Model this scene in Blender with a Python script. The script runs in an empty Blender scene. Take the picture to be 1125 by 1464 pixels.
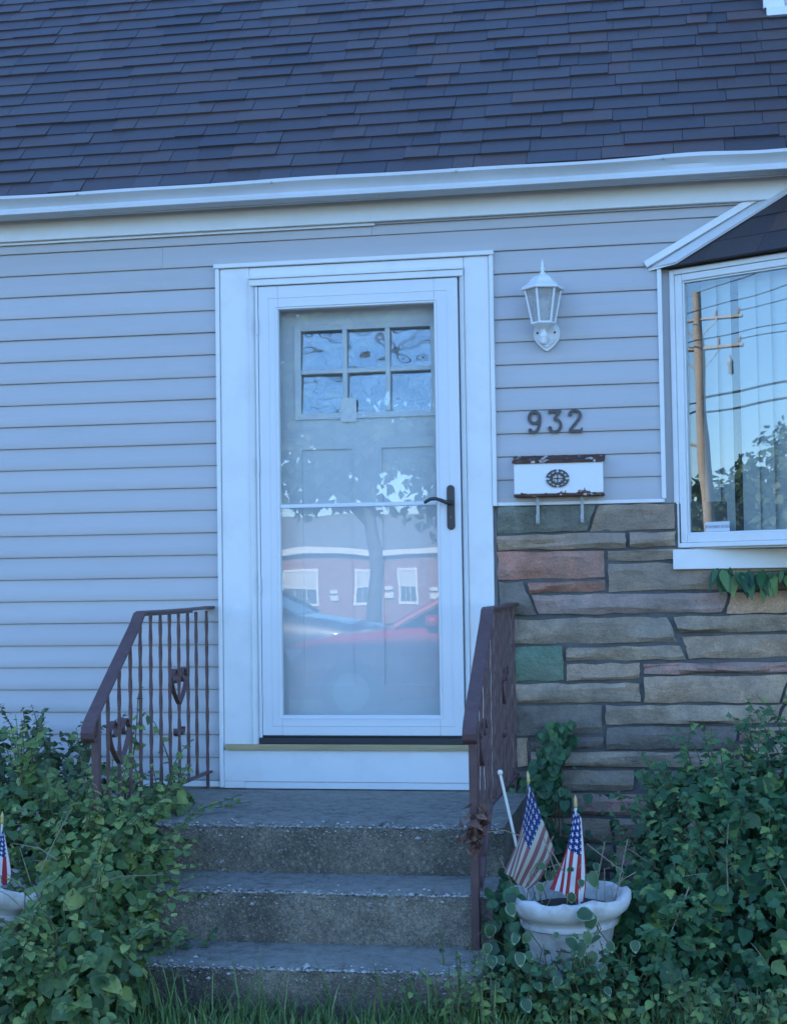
import bpy, math, random
import numpy as np
from mathutils import Vector, Matrix

random.seed(7)
rng = np.random.default_rng(7)
rad = math.radians
scn = bpy.context.scene
COL = scn.collection

# ------------------------------------------------------------------ camera
cam_d = bpy.data.cameras.new('camera')
cam = bpy.data.objects.new('camera', cam_d)
COL.objects.link(cam)
cam_d.sensor_fit = 'HORIZONTAL'
cam_d.sensor_width = 36.0
cam_d.lens = 36.0 * 2254.0 / 1125.0
cam_d.clip_start = 0.05
cam_d.clip_end = 2000
R_ = Vector((0.984058, 0.177246, -0.014604))
U_ = Vector((0.022284, -0.041416, 0.998893))
F_ = Vector((-0.176445, 0.983295, 0.044706))
m = Matrix((R_, U_, -F_)).transposed().to_4x4()
m.translation = Vector((0.0, -6.906, 1.454))
cam.matrix_world = m
scn.camera = cam

# ------------------------------------------------------------------ sky, sun, exposure
SUN_EL = rad(26)
world = bpy.data.worlds.new('World')
scn.world = world
world.use_nodes = True
wn = world.node_tree
wn.nodes.clear()
wo = wn.nodes.new('ShaderNodeOutputWorld')
bg = wn.nodes.new('ShaderNodeBackground')
sky = wn.nodes.new('ShaderNodeTexSky')
sky.sky_type = 'NISHITA'
sky.sun_disc = False
sky.sun_elevation = SUN_EL
sky.sun_rotation = 0.0
sky.altitude = 100
sky.air_density = 1.0
sky.dust_density = 0.0
sky.ozone_density = 7.3
wn.links.new(sky.outputs[0], bg.inputs[0])
bg.inputs[1].default_value = 0.15
wn.links.new(bg.outputs[0], wo.inputs[0])

sun_d = bpy.data.lights.new('sun', 'SUN')
sun_d.energy = 3.6
sun_d.angle = rad(0.5)
sun_d.color = (1.0, 0.94, 0.85)
sun = bpy.data.objects.new('sun', sun_d)
COL.objects.link(sun)
sun.location = (0, 20, 30)
# the sun stands behind the house (+Y); its light travels towards -Y and down
sun.rotation_euler = Vector((0.0, -math.cos(SUN_EL), -math.sin(SUN_EL))).to_track_quat('-Z', 'Y').to_euler()

vs = scn.view_settings
vs.view_transform = 'Standard'
vs.look = 'None'
vs.gamma = 1.0
vs.use_curve_mapping = False
vs.exposure = 2.12

cy_ = scn.cycles
cy_.max_bounces = 5; cy_.diffuse_bounces = 2; cy_.glossy_bounces = 4; cy_.transmission_bounces = 4; cy_.transparent_max_bounces = 8
cy_.caustics_reflective = False; cy_.caustics_refractive = False

# ------------------------------------------------------------------ helpers
OFF = {}                       # world offset of every object used as a parent


def tag(o, label=None, cat=None, group=None, kind=None):
    if label: o['label'] = label
    if cat: o['category'] = cat
    if group: o['group'] = group
    if kind: o['kind'] = kind
    return o


def empty(name, loc, label, cat, group=None):
    o = bpy.data.objects.new(name, None)
    o.empty_display_size = 0.1
    COL.objects.link(o)
    o.location = loc
    OFF[o.name] = Vector(loc)
    return tag(o, label, cat, group)


def link_mesh(name, me, mats, parent=None, off=None):
    o = bpy.data.objects.new(name, me)
    COL.objects.link(o)
    if mats is not None:
        for mm in (mats if isinstance(mats, (list, tuple)) else [mats]):
            me.materials.append(mm)
    if parent is not None:
        o.parent = parent
    OFF[o.name] = Vector(off) if off is not None else Vector((0, 0, 0))
    return o


class MB:
    """collects geometry in world coordinates, links it as one mesh object"""

    def __init__(s):
        s.v = []; s.f = []; s.m = []; s.cur = 0

    def add(s, vs_, fs):
        b = len(s.v)
        s.v += [tuple(p) for p in vs_]
        s.f += [tuple(i + b for i in f) for f in fs]
        s.m += [s.cur] * len(fs)
        return s

    def box(s, x0, x1, y0, y1, z0, z1):
        return s.add([(x0, y0, z0), (x1, y0, z0), (x1, y1, z0), (x0, y1, z0), (x0, y0, z1), (x1, y0, z1), (x1, y1, z1), (x0, y1, z1)],
                     [(0, 3, 2, 1), (4, 5, 6, 7), (0, 1, 5, 4), (1, 2, 6, 5), (2, 3, 7, 6), (3, 0, 4, 7)])

    def prism(s, poly, y0, y1):
        """poly of (x,z), extruded from y0 (front) to y1"""
        n = len(poly)
        vs_ = [(x, y0, z) for x, z in poly] + [(x, y1, z) for x, z in poly]
        fs = [tuple(range(n)), tuple(range(2 * n - 1, n - 1, -1))]
        fs += [(i, i + n, (i + 1) % n + n, (i + 1) % n) for i in range(n)]
        return s.add(vs_, fs)

    def profx(s, prof, x0, x1, n=1, closed=True, wob=None):
        """profile of (y,z) swept along x"""
        k = len(prof); vs_ = []; fs = []
        for j in range(n + 1):
            x = x0 + (x1 - x0) * j / n
            for i, (y, z) in enumerate(prof):
                p = (x, y, z)
                if wob: p = wob(x, y, z, i)
                vs_.append(p)
        kk = k if closed else k - 1
        for j in range(n):
            for i in range(kk):
                a = j * k + i; b = j * k + (i + 1) % k
                fs.append((a, b, b + k, a + k))
        if closed:
            fs.append(tuple(range(k - 1, -1, -1))); fs.append(tuple(range(n * k, n * k + k)))
        return s.add(vs_, fs)

    def tube(s, pts, r, n=8, cap=True):
        """r: number or list"""
        pts = [Vector(p) for p in pts]
        vs_ = []; fs = []
        up = Vector((0.3, 0.2, 0.93))
        for i, p in enumerate(pts):
            t = (pts[min(i + 1, len(pts) - 1)] - pts[max(i - 1, 0)])
            if t.length < 1e-9: t = Vector((0, 0, 1))
            t.normalize()
            a = t.cross(up)
            if a.length < 0.05: a = t.cross(Vector((1, 0, 0)))
            a.normalize(); b = t.cross(a)
            rr = r[i] if isinstance(r, (list, tuple)) else r
            for k in range(n):
                an = 2 * math.pi * k / n
                vs_.append(p + a * (rr * math.cos(an)) + b * (rr * math.sin(an)))
        for i in range(len(pts) - 1):
            for k in range(n):
                k2 = (k + 1) % n
                fs.append((i * n + k, i * n + k2, (i + 1) * n + k2, (i + 1) * n + k))
        if cap:
            fs.append(tuple(range(n - 1, -1, -1)))
            q = (len(pts) - 1) * n
            fs.append(tuple(range(q, q + n)))
        return s.add(vs_, fs)

    def lathe(s, prof, c, n=24, ang=0.0, sx=1.0, sy=1.0):
        """profile of (r,z) around a vertical axis through c"""
        vs_ = []; fs = []
        for r, z in prof:
            for k in range(n):
                a = ang + 2 * math.pi * k / n
                vs_.append((c[0] + sx * r * math.cos(a), c[1] + sy * r * math.sin(a), c[2] + z))
        for i in range(len(prof) - 1):
            for k in range(n):
                k2 = (k + 1) % n
                fs.append((i * n + k, i * n + k2, (i + 1) * n + k2, (i + 1) * n + k))
        fs.append(tuple(range(n - 1, -1, -1)))
        q = (len(prof) - 1) * n
        fs.append(tuple(range(q, q + n)))
        return s.add(vs_, fs)

    def ribbon(s, pts, w, th):
        """flat bar: pts in the plane x = const; width w along x, thickness th in the plane"""
        pts = [Vector(p) for p in pts]
        vs_ = []; fs = []
        for i, p in enumerate(pts):
            t = (pts[min(i + 1, len(pts) - 1)] - pts[max(i - 1, 0)]).normalized()
            nrm = Vector((1, 0, 0)).cross(t).normalized()
            for sx, sn in ((-1, -1), (1, -1), (1, 1), (-1, 1)):
                vs_.append(p + Vector((sx * w / 2, 0, 0)) + nrm * (sn * th / 2))
        for i in range(len(pts) - 1):
            for k in range(4):
                k2 = (k + 1) % 4
                fs.append((i * 4 + k, i * 4 + k2, i * 4 + 4 + k2, i * 4 + 4 + k))
        fs.append((3, 2, 1, 0)); q = 4 * (len(pts) - 1)
        fs.append((q, q + 1, q + 2, q + 3))
        return s.add(vs_, fs)

    def build(s, name, mats, parent=None, smooth=False, bevel=0.0, seg=2):
        off = OFF[parent.name] if parent is not None else Vector((0, 0, 0))
        me = bpy.data.meshes.new(name)
        me.from_pydata([(p[0] - off.x, p[1] - off.y, p[2] - off.z) for p in s.v], [], s.f)
        o = link_mesh(name, me, mats, parent, off)
        if isinstance(mats, (list, tuple)) and len(mats) > 1:
            me.polygons.foreach_set('material_index', s.m)
        if smooth is True:
            me.polygons.foreach_set('use_smooth', [True] * len(me.polygons))
        elif smooth:
            me.polygons.foreach_set('use_smooth', [True] * len(me.polygons))
            me.set_sharp_from_angle(angle=rad(smooth))
        if bevel:
            bv = o.modifiers.new('bevel', 'BEVEL')
            bv.width = bevel; bv.segments = seg; bv.limit_method = 'ANGLE'; bv.angle_limit = rad(40)
        me.update()
        return o


def np_mesh(name, V, F, mats, parent=None, tint=None, smooth=False, mat_idx=None):
    """V (n,3) world coords, F (m,k) equal-size polygons"""
    off = OFF[parent.name] if parent is not None else Vector((0, 0, 0))
    me = bpy.data.meshes.new(name)
    V = np.asarray(V, np.float32) - np.array(off, np.float32)
    F = np.asarray(F, np.int32)
    me.vertices.add(len(V)); me.vertices.foreach_set('co', V.ravel())
    me.loops.add(F.size); me.loops.foreach_set('vertex_index', F.ravel())
    me.polygons.add(len(F))
    me.polygons.foreach_set('loop_start', np.arange(len(F), dtype=np.int32) * F.shape[1])
    if mat_idx is not None:
        me.polygons.foreach_set('material_index', np.asarray(mat_idx, np.int32))
    me.update(calc_edges=True)
    me.polygons.foreach_set('use_smooth', [bool(smooth)] * len(F))
    if tint is not None:
        a = me.attributes.new('tint', 'FLOAT', 'POINT')
        a.data.foreach_set('value', np.asarray(tint, np.float32))
    return link_mesh(name, me, mats, parent, off)


# ------------------------------------------------------------------ materials
def mat(name):
    mm = bpy.data.materials.new(name); mm.use_nodes = True
    nt = mm.node_tree
    b = nt.nodes['Principled BSDF']
    return mm, nt, b


def N(nt, typ, **kw):
    n = nt.nodes.new(typ)
    for k, v in kw.items():
        if k in n.inputs: n.inputs[k].default_value = v
        else: setattr(n, k, v)
    return n


def coords(nt, scale=(1, 1, 1), kind='Object'):
    tc = N(nt, 'ShaderNodeTexCoord')
    mp = N(nt, 'ShaderNodeMapping')
    mp.inputs['Scale'].default_value = scale
    nt.links.new(tc.outputs[kind], mp.inputs[0])
    return mp.outputs[0]


def ramp(nt, src, stops):
    r = N(nt, 'ShaderNodeValToRGB')
    el = r.color_ramp.elements
    while len(el) < len(stops): el.new(0.5)
    for e, (p, c) in zip(el, stops):
        e.position = p; e.color = (c, c, c, 1) if not hasattr(c, '__len__') else (*c, 1)
    nt.links.new(src, r.inputs[0])
    return r.outputs[0]


def mix(nt, fac, a, b, mode='MIX'):
    mx = N(nt, 'ShaderNodeMix', data_type='RGBA', blend_type=mode)
    for sock, v in ((mx.inputs[0], fac), (mx.inputs[6], a), (mx.inputs[7], b)):
        if hasattr(v, 'links') or hasattr(v, 'is_linked'): nt.links.new(v, sock)
        elif isinstance(v, (int, float)): sock.default_value = v
        else: sock.default_value = (*v, 1)
    return mx.outputs[2]


def noise(nt, vec, scale, detail=4, rough=0.55):
    n = N(nt, 'ShaderNodeTexNoise', Scale=scale, Detail=detail, Roughness=rough)
    nt.links.new(vec, n.inputs['Vector'])
    return n.outputs[0]


def bump(nt, bsdf, h, strength, dist):
    bp = N(nt, 'ShaderNodeBump', Strength=strength, Distance=dist)
    nt.links.new(h, bp.inputs['Height'])
    nt.links.new(bp.outputs[0], bsdf.inputs['Normal'])


def paint(name, col, dirt=(0.5, 0.5, 0.46), amt=0.25, rough=0.45, scale=6, bmp=0.0):
    mm, nt, b = mat(name)
    c = coords(nt)
    f = ramp(nt, noise(nt, c, scale, 6, 0.65), [(0.45, 0.0), (0.8, amt)])
    nt.links.new(mix(nt, f, col, dirt), b.inputs['Base Color'])
    b.inputs['Roughness'].default_value = rough
    if bmp: bump(nt, b, noise(nt, c, 60, 3), bmp, 0.002)
    return mm


M = {}
M['white'] = paint('white_paint', (0.80, 0.80, 0.79), (0.52, 0.50, 0.46), 0.3, 0.42)
M['alum'] = paint('white_aluminium', (0.78, 0.79, 0.79), (0.55, 0.53, 0.50), 0.28, 0.38, 4, 0.15)
M['door'] = paint('storm_door_white', (0.74, 0.75, 0.76), (0.6, 0.6, 0.6), 0.15, 0.35, 5)
M['inner'] = paint('inner_door_paint', (0.74, 0.76, 0.78), (0.6, 0.62, 0.64), 0.3, 0.5, 4)
M['plastic'] = paint('white_plastic', (0.75, 0.75, 0.74), (0.5, 0.5, 0.5), 0.1, 0.4)
M['dark'] = paint('dark_rubber', (0.03, 0.03, 0.035), (0.06, 0.06, 0.06), 0.3, 0.6)
M['black_metal'] = paint('black_metal', (0.035, 0.033, 0.035), (0.07, 0.06, 0.05), 0.4, 0.42)
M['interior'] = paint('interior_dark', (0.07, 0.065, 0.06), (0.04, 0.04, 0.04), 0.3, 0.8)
M['blind'] = paint('blind_vinyl', (0.62, 0.62, 0.61), (0.6, 0.6, 0.58), 0.2, 0.5)
M['digit'] = paint('numeral_metal', (0.075, 0.065, 0.065), (0.16, 0.14, 0.13), 0.4, 0.5, 30)
M['gold'] = paint('gold_tip', (0.55, 0.42, 0.16), (0.35, 0.28, 0.15), 0.4, 0.4, 30)
M['dowel'] = paint('white_dowel', (0.70, 0.68, 0.62), (0.5, 0.45, 0.35), 0.4, 0.6, 30)


def siding_mat():
    mm, nt, b = mat('vinyl_siding')
    c = coords(nt, (1.0, 8, 8))
    oi = N(nt, 'ShaderNodeObjectInfo')
    base = mix(nt, ramp(nt, oi.outputs['Random'], [(0, 0.0), (1, 1.0)]), (0.485, 0.468, 0.472), (0.520, 0.500, 0.502))
    dirt = ramp(nt, noise(nt, coords(nt, (1.2, 3, 5)), 2.2, 6, 0.7), [(0.5, 0.0), (0.85, 0.35)])
    nt.links.new(mix(nt, dirt, base, (0.38, 0.37, 0.35)), b.inputs['Base Color'])
    b.inputs['Roughness'].default_value = 0.48
    bump(nt, b, noise(nt, c, 14, 4), 0.12, 0.003)
    return mm


M['siding'] = siding_mat()


def shingle_mat(name, attr):
    mm, nt, b = mat(name)
    if attr:
        a = N(nt, 'ShaderNodeAttribute', attribute_name='tint'); src = a.outputs['Fac']
    else:
        oi = N(nt, 'ShaderNodeObjectInfo'); src = oi.outputs['Random']
    base = ramp(nt, src, [(0.0, (0.044, 0.039, 0.046)), (0.25, (0.070, 0.050, 0.051)), (0.5, (0.052, 0.045, 0.052)), (0.7, (0.092, 0.060, 0.055)), (0.85, (0.062, 0.052, 0.056)), (1.0, (0.080, 0.064, 0.065))])
    c = coords(nt)
    gran = noise(nt, c if attr else coords(nt, (1, 1, 1), 'Generated'), 420 if attr else 60, 2, 0.8)
    g = ramp(nt, gran, [(0.3, 0.5), (0.7, 1.5)])
    nt.links.new(mix(nt, 1.0, base, g, 'MULTIPLY'), b.inputs['Base Color'])
    b.inputs['Roughness'].default_value = 0.55
    bump(nt, b, gran, 0.3, 0.002)
    return mm


M['shingle'] = shingle_mat('asphalt_shingle', False)
M['shingle_field'] = shingle_mat('asphalt_shingle_field', True)
M['deck'] = paint('roof_deck', (0.03, 0.028, 0.03), (0.05, 0.04, 0.04), 0.4, 0.9)


def stone_mat():
    mm, nt, b = mat('cut_stone')
    oi = N(nt, 'ShaderNodeObjectInfo')
    c = coords(nt)
    n1 = noise(nt, c, 9, 7, 0.7)
    n2 = noise(nt, c, 120, 4, 0.7)
    f = ramp(nt, n1, [(0.3, 0.6), (0.72, 1.35)])
    col = mix(nt, 1.0, oi.outputs['Color'], f, 'MULTIPLY')
    col = mix(nt, 1.0, col, ramp(nt, n2, [(0.3, 0.75), (0.7, 1.22)]), 'MULTIPLY')
    col = mix(nt, ramp(nt, noise(nt, c, 3.5, 6, 0.7), [(0.42, 0.0), (0.60, 0.55)]), col, (0.235, 0.205, 0.170))
    pale = ramp(nt, noise(nt, c, 5, 8, 0.75), [(0.60, 0.0), (0.72, 0.45)])
    col = mix(nt, pale, col, (0.46, 0.42, 0.37))
    nt.links.new(col, b.inputs['Base Color'])
    b.inputs['Roughness'].default_value = 0.85
    # cleaved face: long ridges plus grain
    rid = noise(nt, coords(nt, (1, 1, 1.5)), 11.0, 9, 0.62)
    add = N(nt, 'ShaderNodeMath', operation='MULTIPLY_ADD')
    nt.links.new(n2, add.inputs[0]); add.inputs[1].default_value = 0.12
    nt.links.new(rid, add.inputs[2])
    bump(nt, b, add.outputs[0], 0.9, 0.022)
    return mm


M['stone'] = stone_mat()
M['mortar'] = paint('dark_mortar', (0.098, 0.095, 0.092), (0.17, 0.16, 0.145), 0.7, 0.9, 25, 0.8)


def concrete_mat(name, dark=1.0):
    mm, nt, b = mat(name)
    c = coords(nt)
    geo = N(nt, 'ShaderNodeNewGeometry')
    vor = N(nt, 'ShaderNodeTexVoronoi', Scale=105.0, Randomness=1.0)
    wv = N(nt, 'ShaderNodeVectorMath', operation='MULTIPLY_ADD')
    nz = N(nt, 'ShaderNodeTexNoise', Scale=60.0, Detail=3.0)
    nt.links.new(c, nz.inputs['Vector'])
    nt.links.new(nz.outputs['Color'], wv.inputs[0]); wv.inputs[1].default_value = (0.012, 0.012, 0.012); nt.links.new(c, wv.inputs[2])
    nt.links.new(wv.outputs[0], vor.inputs['Vector'])
    big = noise(nt, c, 3.0, 9, 0.78)
    fine = noise(nt, c, 190, 4, 0.8)
    base = mix(nt, ramp(nt, big, [(0.32, 0.0), (0.7, 1.0)]), (0.074 * dark, 0.069 * dark, 0.055 * dark), (0.245 * dark, 0.210 * dark, 0.155 * dark))
    base = mix(nt, 1.0, base, ramp(nt, fine, [(0.28, 0.3), (0.72, 1.75)]), 'MULTIPLY')
    base = mix(nt, 1.0, base, ramp(nt, noise(nt, c, 70, 5, 0.75), [(0.3, 0.6), (0.7, 1.45)]), 'MULTIPLY')
    base = mix(nt, 1.0, base, ramp(nt, noise(nt, c, 2.1, 5, 0.65), [(0.32, 0.50), (0.68, 1.30)]), 'MULTIPLY')
    # aggregate: random pale or dark pebbles in the cement
    pick = ramp(nt, vor.outputs['Color'], [(0.55, 0.0), (0.80, 1.0)])
    core = ramp(nt, vor.outputs['Distance'], [(0.25, 1.0), (0.48, 0.0)])
    peb = mix(nt, 1.0, pick, core, 'MULTIPLY')
    base = mix(nt, mix(nt, 1.0, peb, (0.42, 0.42, 0.42), 'MULTIPLY'), base, (0.40, 0.37, 0.33))
    vo2 = N(nt, 'ShaderNodeTexVoronoi', Scale=48.0, Randomness=1.0)
    nt.links.new(wv.outputs[0], vo2.inputs['Vector'])
    pk2 = mix(nt, 1.0, ramp(nt, vo2.outputs['Color'], [(0.66, 0.0), (0.72, 0.8)]), ramp(nt, vo2.outputs['Distance'], [(0.20, 1.0), (0.36, 0.0)]), 'MULTIPLY')
    base = mix(nt, mix(nt, 1.0, pk2, (0.6, 0.6, 0.6), 'MULTIPLY'), base, (0.36, 0.31, 0.25))
    # scuffs of old white paint
    sc = noise(nt, coords(nt, (3.2, 9, 9)), 3.4, 8, 0.72)
    base = mix(nt, ramp(nt, sc, [(0.635, 0.0), (0.66, 0.6)]), base, (0.50, 0.49, 0.47))
    # patchy lighter grey mixed in on the level surfaces
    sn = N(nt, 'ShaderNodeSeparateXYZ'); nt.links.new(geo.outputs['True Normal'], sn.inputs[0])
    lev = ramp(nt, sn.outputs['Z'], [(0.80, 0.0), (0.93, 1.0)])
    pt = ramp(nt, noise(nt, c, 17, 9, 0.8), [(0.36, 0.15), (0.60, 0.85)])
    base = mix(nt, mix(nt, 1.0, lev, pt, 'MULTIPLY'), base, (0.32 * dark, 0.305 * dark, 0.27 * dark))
    nt.links.new(base, b.inputs['Base Color'])
    b.inputs['Roughness'].default_value = 0.9
    h = mix(nt, 0.5, fine, vor.outputs['Distance'])
    bump(nt, b, h, 0.9, 0.006)
    return mm


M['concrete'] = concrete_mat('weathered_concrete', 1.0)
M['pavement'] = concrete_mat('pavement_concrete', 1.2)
M['pebble'] = paint('pebble', (0.46, 0.44, 0.40), (0.10, 0.10, 0.10), 1.0, 0.8, 35)


def rail_mat():
    mm, nt, b = mat('brown_iron_paint')
    c = coords(nt)
    f = ramp(nt, noise(nt, c, 22, 7, 0.7), [(0.4, 0.0), (0.75, 1.0)])
    col = mix(nt, f, (0.095, 0.048, 0.048), (0.140, 0.074, 0.070))
    ch = ramp(nt, noise(nt, c, 55, 5, 0.7), [(0.68, 0.0), (0.72, 0.8)])
    col = mix(nt, ch, col, (0.085, 0.035, 0.020))
    nt.links.new(col, b.inputs['Base Color'])
    b.inputs['Roughness'].default_value = 0.5
    bump(nt, b, noise(nt, c, 70, 4), 0.4, 0.002)
    return mm


M['rail'] = rail_mat()


def wood_mat(name, a, b_):
    mm, nt, b = mat(name)
    c = coords(nt, (1.2, 14, 22))
    w = noise(nt, c, 4, 6, 0.65)
    nt.links.new(mix(nt, ramp(nt, w, [(0.3, 0.0), (0.7, 1.0)]), a, b_), b.inputs['Base Color'])
    b.inputs['Roughness'].default_value = 0.75
    bump(nt, b, w, 0.4, 0.003)
    return mm


M['wood'] = wood_mat('bare_pine', (0.34, 0.25, 0.12), (0.52, 0.40, 0.22))
M['bark'] = wood_mat('bark', (0.07, 0.055, 0.042), (0.17, 0.14, 0.11))
M['pole'] = wood_mat('weathered_pole', (0.30, 0.25, 0.20), (0.50, 0.43, 0.35))
M['stem'] = wood_mat('green_stem', (0.07, 0.08, 0.035), (0.14, 0.12, 0.06))
M['twig'] = wood_mat('dry_twig', (0.20, 0.15, 0.10), (0.36, 0.30, 0.22))


def leaf_mat(name, stops, attr=True, rough=0.5, trans=0.25):
    mm, nt, b = mat(name)
    if attr:
        a = N(nt, 'ShaderNodeAttribute', attribute_name='tint'); src = a.outputs['Fac']
    else:
        oi = N(nt, 'ShaderNodeObjectInfo'); src = oi.outputs['Random']
    n = len(stops)
    col = ramp(nt, src, [(i / (n - 1), s_) for i, s_ in enumerate(stops)])
    v = ramp(nt, noise(nt, coords(nt), 45, 4, 0.6), [(0.3, 0.75), (0.7, 1.25)])
    col = mix(nt, 1.0, col, v, 'MULTIPLY')
    nt.links.new(col, b.inputs['Base Color'])
    b.inputs['Roughness'].default_value = rough
    tr = N(nt, 'ShaderNodeBsdfTranslucent')
    nt.links.new(col, tr.inputs[0])
    mx = N(nt, 'ShaderNodeMixShader'); mx.inputs[0].default_value = trans
    nt.links.new(b.outputs[0], mx.inputs[1]); nt.links.new(tr.outputs[0], mx.inputs[2])
    nt.links.new(mx.outputs[0], nt.nodes['Material Output'].inputs[0])
    return mm


GREEN1 = [(0.045, 0.100, 0.040), (0.085, 0.165, 0.055), (0.130, 0.220, 0.065), (0.190, 0.285, 0.075), (0.340, 0.390, 0.110)]
GREEN2 = [(0.026, 0.085, 0.042), (0.042, 0.125, 0.052), (0.062, 0.165, 0.062), (0.090, 0.200, 0.070), (0.230, 0.340, 0.090)]
GREEN3 = [(0.045, 0.085, 0.042), (0.075, 0.125, 0.052), (0.110, 0.160, 0.062), (0.150, 0.195, 0.080)]
M['leaf1'] = leaf_mat('vine_leaf', GREEN1); M['leaf1o'] = leaf_mat('vine_leaf_single', GREEN1, False)
M['leaf2'] = leaf_mat('shrub_leaf', GREEN2); M['leaf2o'] = leaf_mat('shrub_leaf_single', GREEN2, False)
M['leaf3'] = leaf_mat('weed_leaf', GREEN3)
M['treeleaf'] = leaf_mat('tree_leaf', [(0.03, 0.06, 0.022), (0.045, 0.09, 0.03), (0.07, 0.13, 0.04)])
M['grass'] = leaf_mat('grass_blade', [(0.070, 0.140, 0.042), (0.120, 0.220, 0.060), (0.180, 0.285, 0.075), (0.34, 0.35, 0.15)], True, 0.55, 0.3)
M['var_in'] = leaf_mat('variegated_leaf_centre', [(0.04, 0.10, 0.045), (0.07, 0.14, 0.06), (0.10, 0.17, 0.07)], False)
M['var_out'] = leaf_mat('variegated_leaf_margin', [(0.24, 0.32, 0.17), (0.34, 0.40, 0.24), (0.16, 0.25, 0.12)], False)
M['deadleaf'] = leaf_mat('dead_leaf', [(0.12, 0.055, 0.04), (0.18, 0.085, 0.06), (0.23, 0.13, 0.09)], True, 0.8, 0.1)


def ground_mat():
    mm, nt, b = mat('lawn_soil')
    c = coords(nt)
    f = ramp(nt, noise(nt, c, 1.2, 8, 0.7), [(0.4, 0.0), (0.62, 1.0)])
    col = mix(nt, f, (0.060, 0.050, 0.036), (0.050, 0.085, 0.030))
    col = mix(nt, 1.0, col, ramp(nt, noise(nt, c, 60, 5, 0.8), [(0.2, 0.5), (0.8, 1.5)]), 'MULTIPLY')
    nt.links.new(col, b.inputs['Base Color'])
    b.inputs['Roughness'].default_value = 0.95
    bump(nt, b, noise(nt, c, 40, 6, 0.7), 0.8, 0.02)
    return mm


M['ground'] = ground_mat()
M['asphalt'] = paint('asphalt', (0.05, 0.05, 0.052), (0.09, 0.088, 0.085), 0.6, 0.85, 3, 0.5)
M['soil'] = paint('potting_soil', (0.035, 0.027, 0.02), (0.08, 0.06, 0.045), 0.8, 0.95, 30, 0.8)
M['planter'] = paint('planter_plaster', (0.62, 0.59, 0.56), (0.17, 0.15, 0.13), 0.95, 0.8, 8, 0.8)


def glass_mat(name, f0, wav_scale, wav_dist, tint=(0.97, 0.985, 0.98)):
    """thin pane: straight-through transmission plus Fresnel mirror with the faint waviness of real panes"""
    mm, nt, b = mat(name)
    nt.nodes.remove(b)
    tr = N(nt, 'ShaderNodeBsdfTransparent'); tr.inputs[0].default_value = (*tint, 1)
    gl = N(nt, 'ShaderNodeBsdfGlossy'); gl.inputs['Roughness'].default_value = 0.0
    lw = N(nt, 'ShaderNodeLayerWeight', Blend=0.5)          # Schlick: f0 + (1 - f0) * facing^5, the same on both faces
    pw = N(nt, 'ShaderNodeMath', operation='POWER'); pw.inputs[1].default_value = 5.0
    nt.links.new(lw.outputs['Facing'], pw.inputs[0])
    fr = N(nt, 'ShaderNodeMath', operation='MULTIPLY_ADD'); fr.inputs[1].default_value = 1.0 - f0; fr.inputs[2].default_value = f0
    nt.links.new(pw.outputs[0], fr.inputs[0])
    bp = N(nt, 'ShaderNodeBump', Strength=1.0, Distance=wav_dist)
    nt.links.new(noise(nt, coords(nt), wav_scale, 1, 0.4), bp.inputs['Height'])
    nt.links.new(bp.outputs[0], gl.inputs['Normal'])
    mx = N(nt, 'ShaderNodeMixShader')
    nt.links.new(fr.outputs[0], mx.inputs[0]); nt.links.new(tr.outputs[0], mx.inputs[1]); nt.links.new(gl.outputs[0], mx.inputs[2])
    nt.links.new(mx.outputs[0], nt.nodes['Material Output'].inputs[0])
    return mm


M['glass'] = glass_mat('storm_glass', 0.062, 3.2, 0.00035)
M['lite'] = glass_mat('door_lite_glass', 0.30, 8.0, 0.0045, (0.8, 0.85, 0.85))
M['bayglass'] = glass_mat('bay_glass', 0.115, 2.5, 0.0006, (0.9, 0.93, 0.92))
M['lampglass'] = glass_mat('lamp_glass', 0.05, 30, 0.002)


def dusty(mm, amount, sc):
    """a film of dust on the pane: part of the light scatters"""
    nt = mm.node_tree
    df = N(nt, 'ShaderNodeBsdfDiffuse'); df.inputs[0].default_value = (0.70, 0.70, 0.70, 1)
    mx = N(nt, 'ShaderNodeMixShader')
    f = ramp(nt, noise(nt, coords(nt), sc, 6, 0.7), [(0.30, amount * 0.6), (0.75, amount * 1.4)])
    nt.links.new(f, mx.inputs[0])
    o = nt.nodes['Material Output']
    nt.links.new(o.inputs[0].links[0].from_socket, mx.inputs[1])
    nt.links.new(df.outputs[0], mx.inputs[2]); nt.links.new(mx.outputs[0], o.inputs[0])


dusty(M['lampglass'], 0.28, 20)
dusty(M['glass'], 0.05, 3)
dusty(M['bayglass'], 0.02, 5)


def mailbox_mat():
    mm, nt, b = mat('rusty_white_enamel')
    c = coords(nt)
    tc = N(nt, 'ShaderNodeTexCoord')
    sep = N(nt, 'ShaderNodeSeparateXYZ'); nt.links.new(tc.outputs['Generated'], sep.inputs[0])
    z = ramp(nt, sep.outputs['Z'], [(0.0, 0.48), (0.06, 0.36), (0.24, 0.14), (0.32, 0.0), (0.86, 0.0), (0.95, 0.45)])
    n1 = noise(nt, c, 13, 7, 0.68)
    ad = N(nt, 'ShaderNodeMath', operation='ADD'); nt.links.new(z, ad.inputs[0]); nt.links.new(n1, ad.inputs[1])
    f = ramp(nt, ad.outputs[0], [(0.915, 0.0), (0.94, 1.0)])
    rust = mix(nt, ramp(nt, noise(nt, c, 70, 5, 0.7), [(0.35, 0.0), (0.65, 1.0)]), (0.055, 0.022, 0.016), (0.21, 0.085, 0.035))
    nt.links.new(mix(nt, f, (0.82, 0.83, 0.83), rust), b.inputs['Base Color'])
    b.inputs['Roughness'].default_value = 0.4
    bump(nt, b, f, 0.3, 0.001)
    return mm


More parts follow.
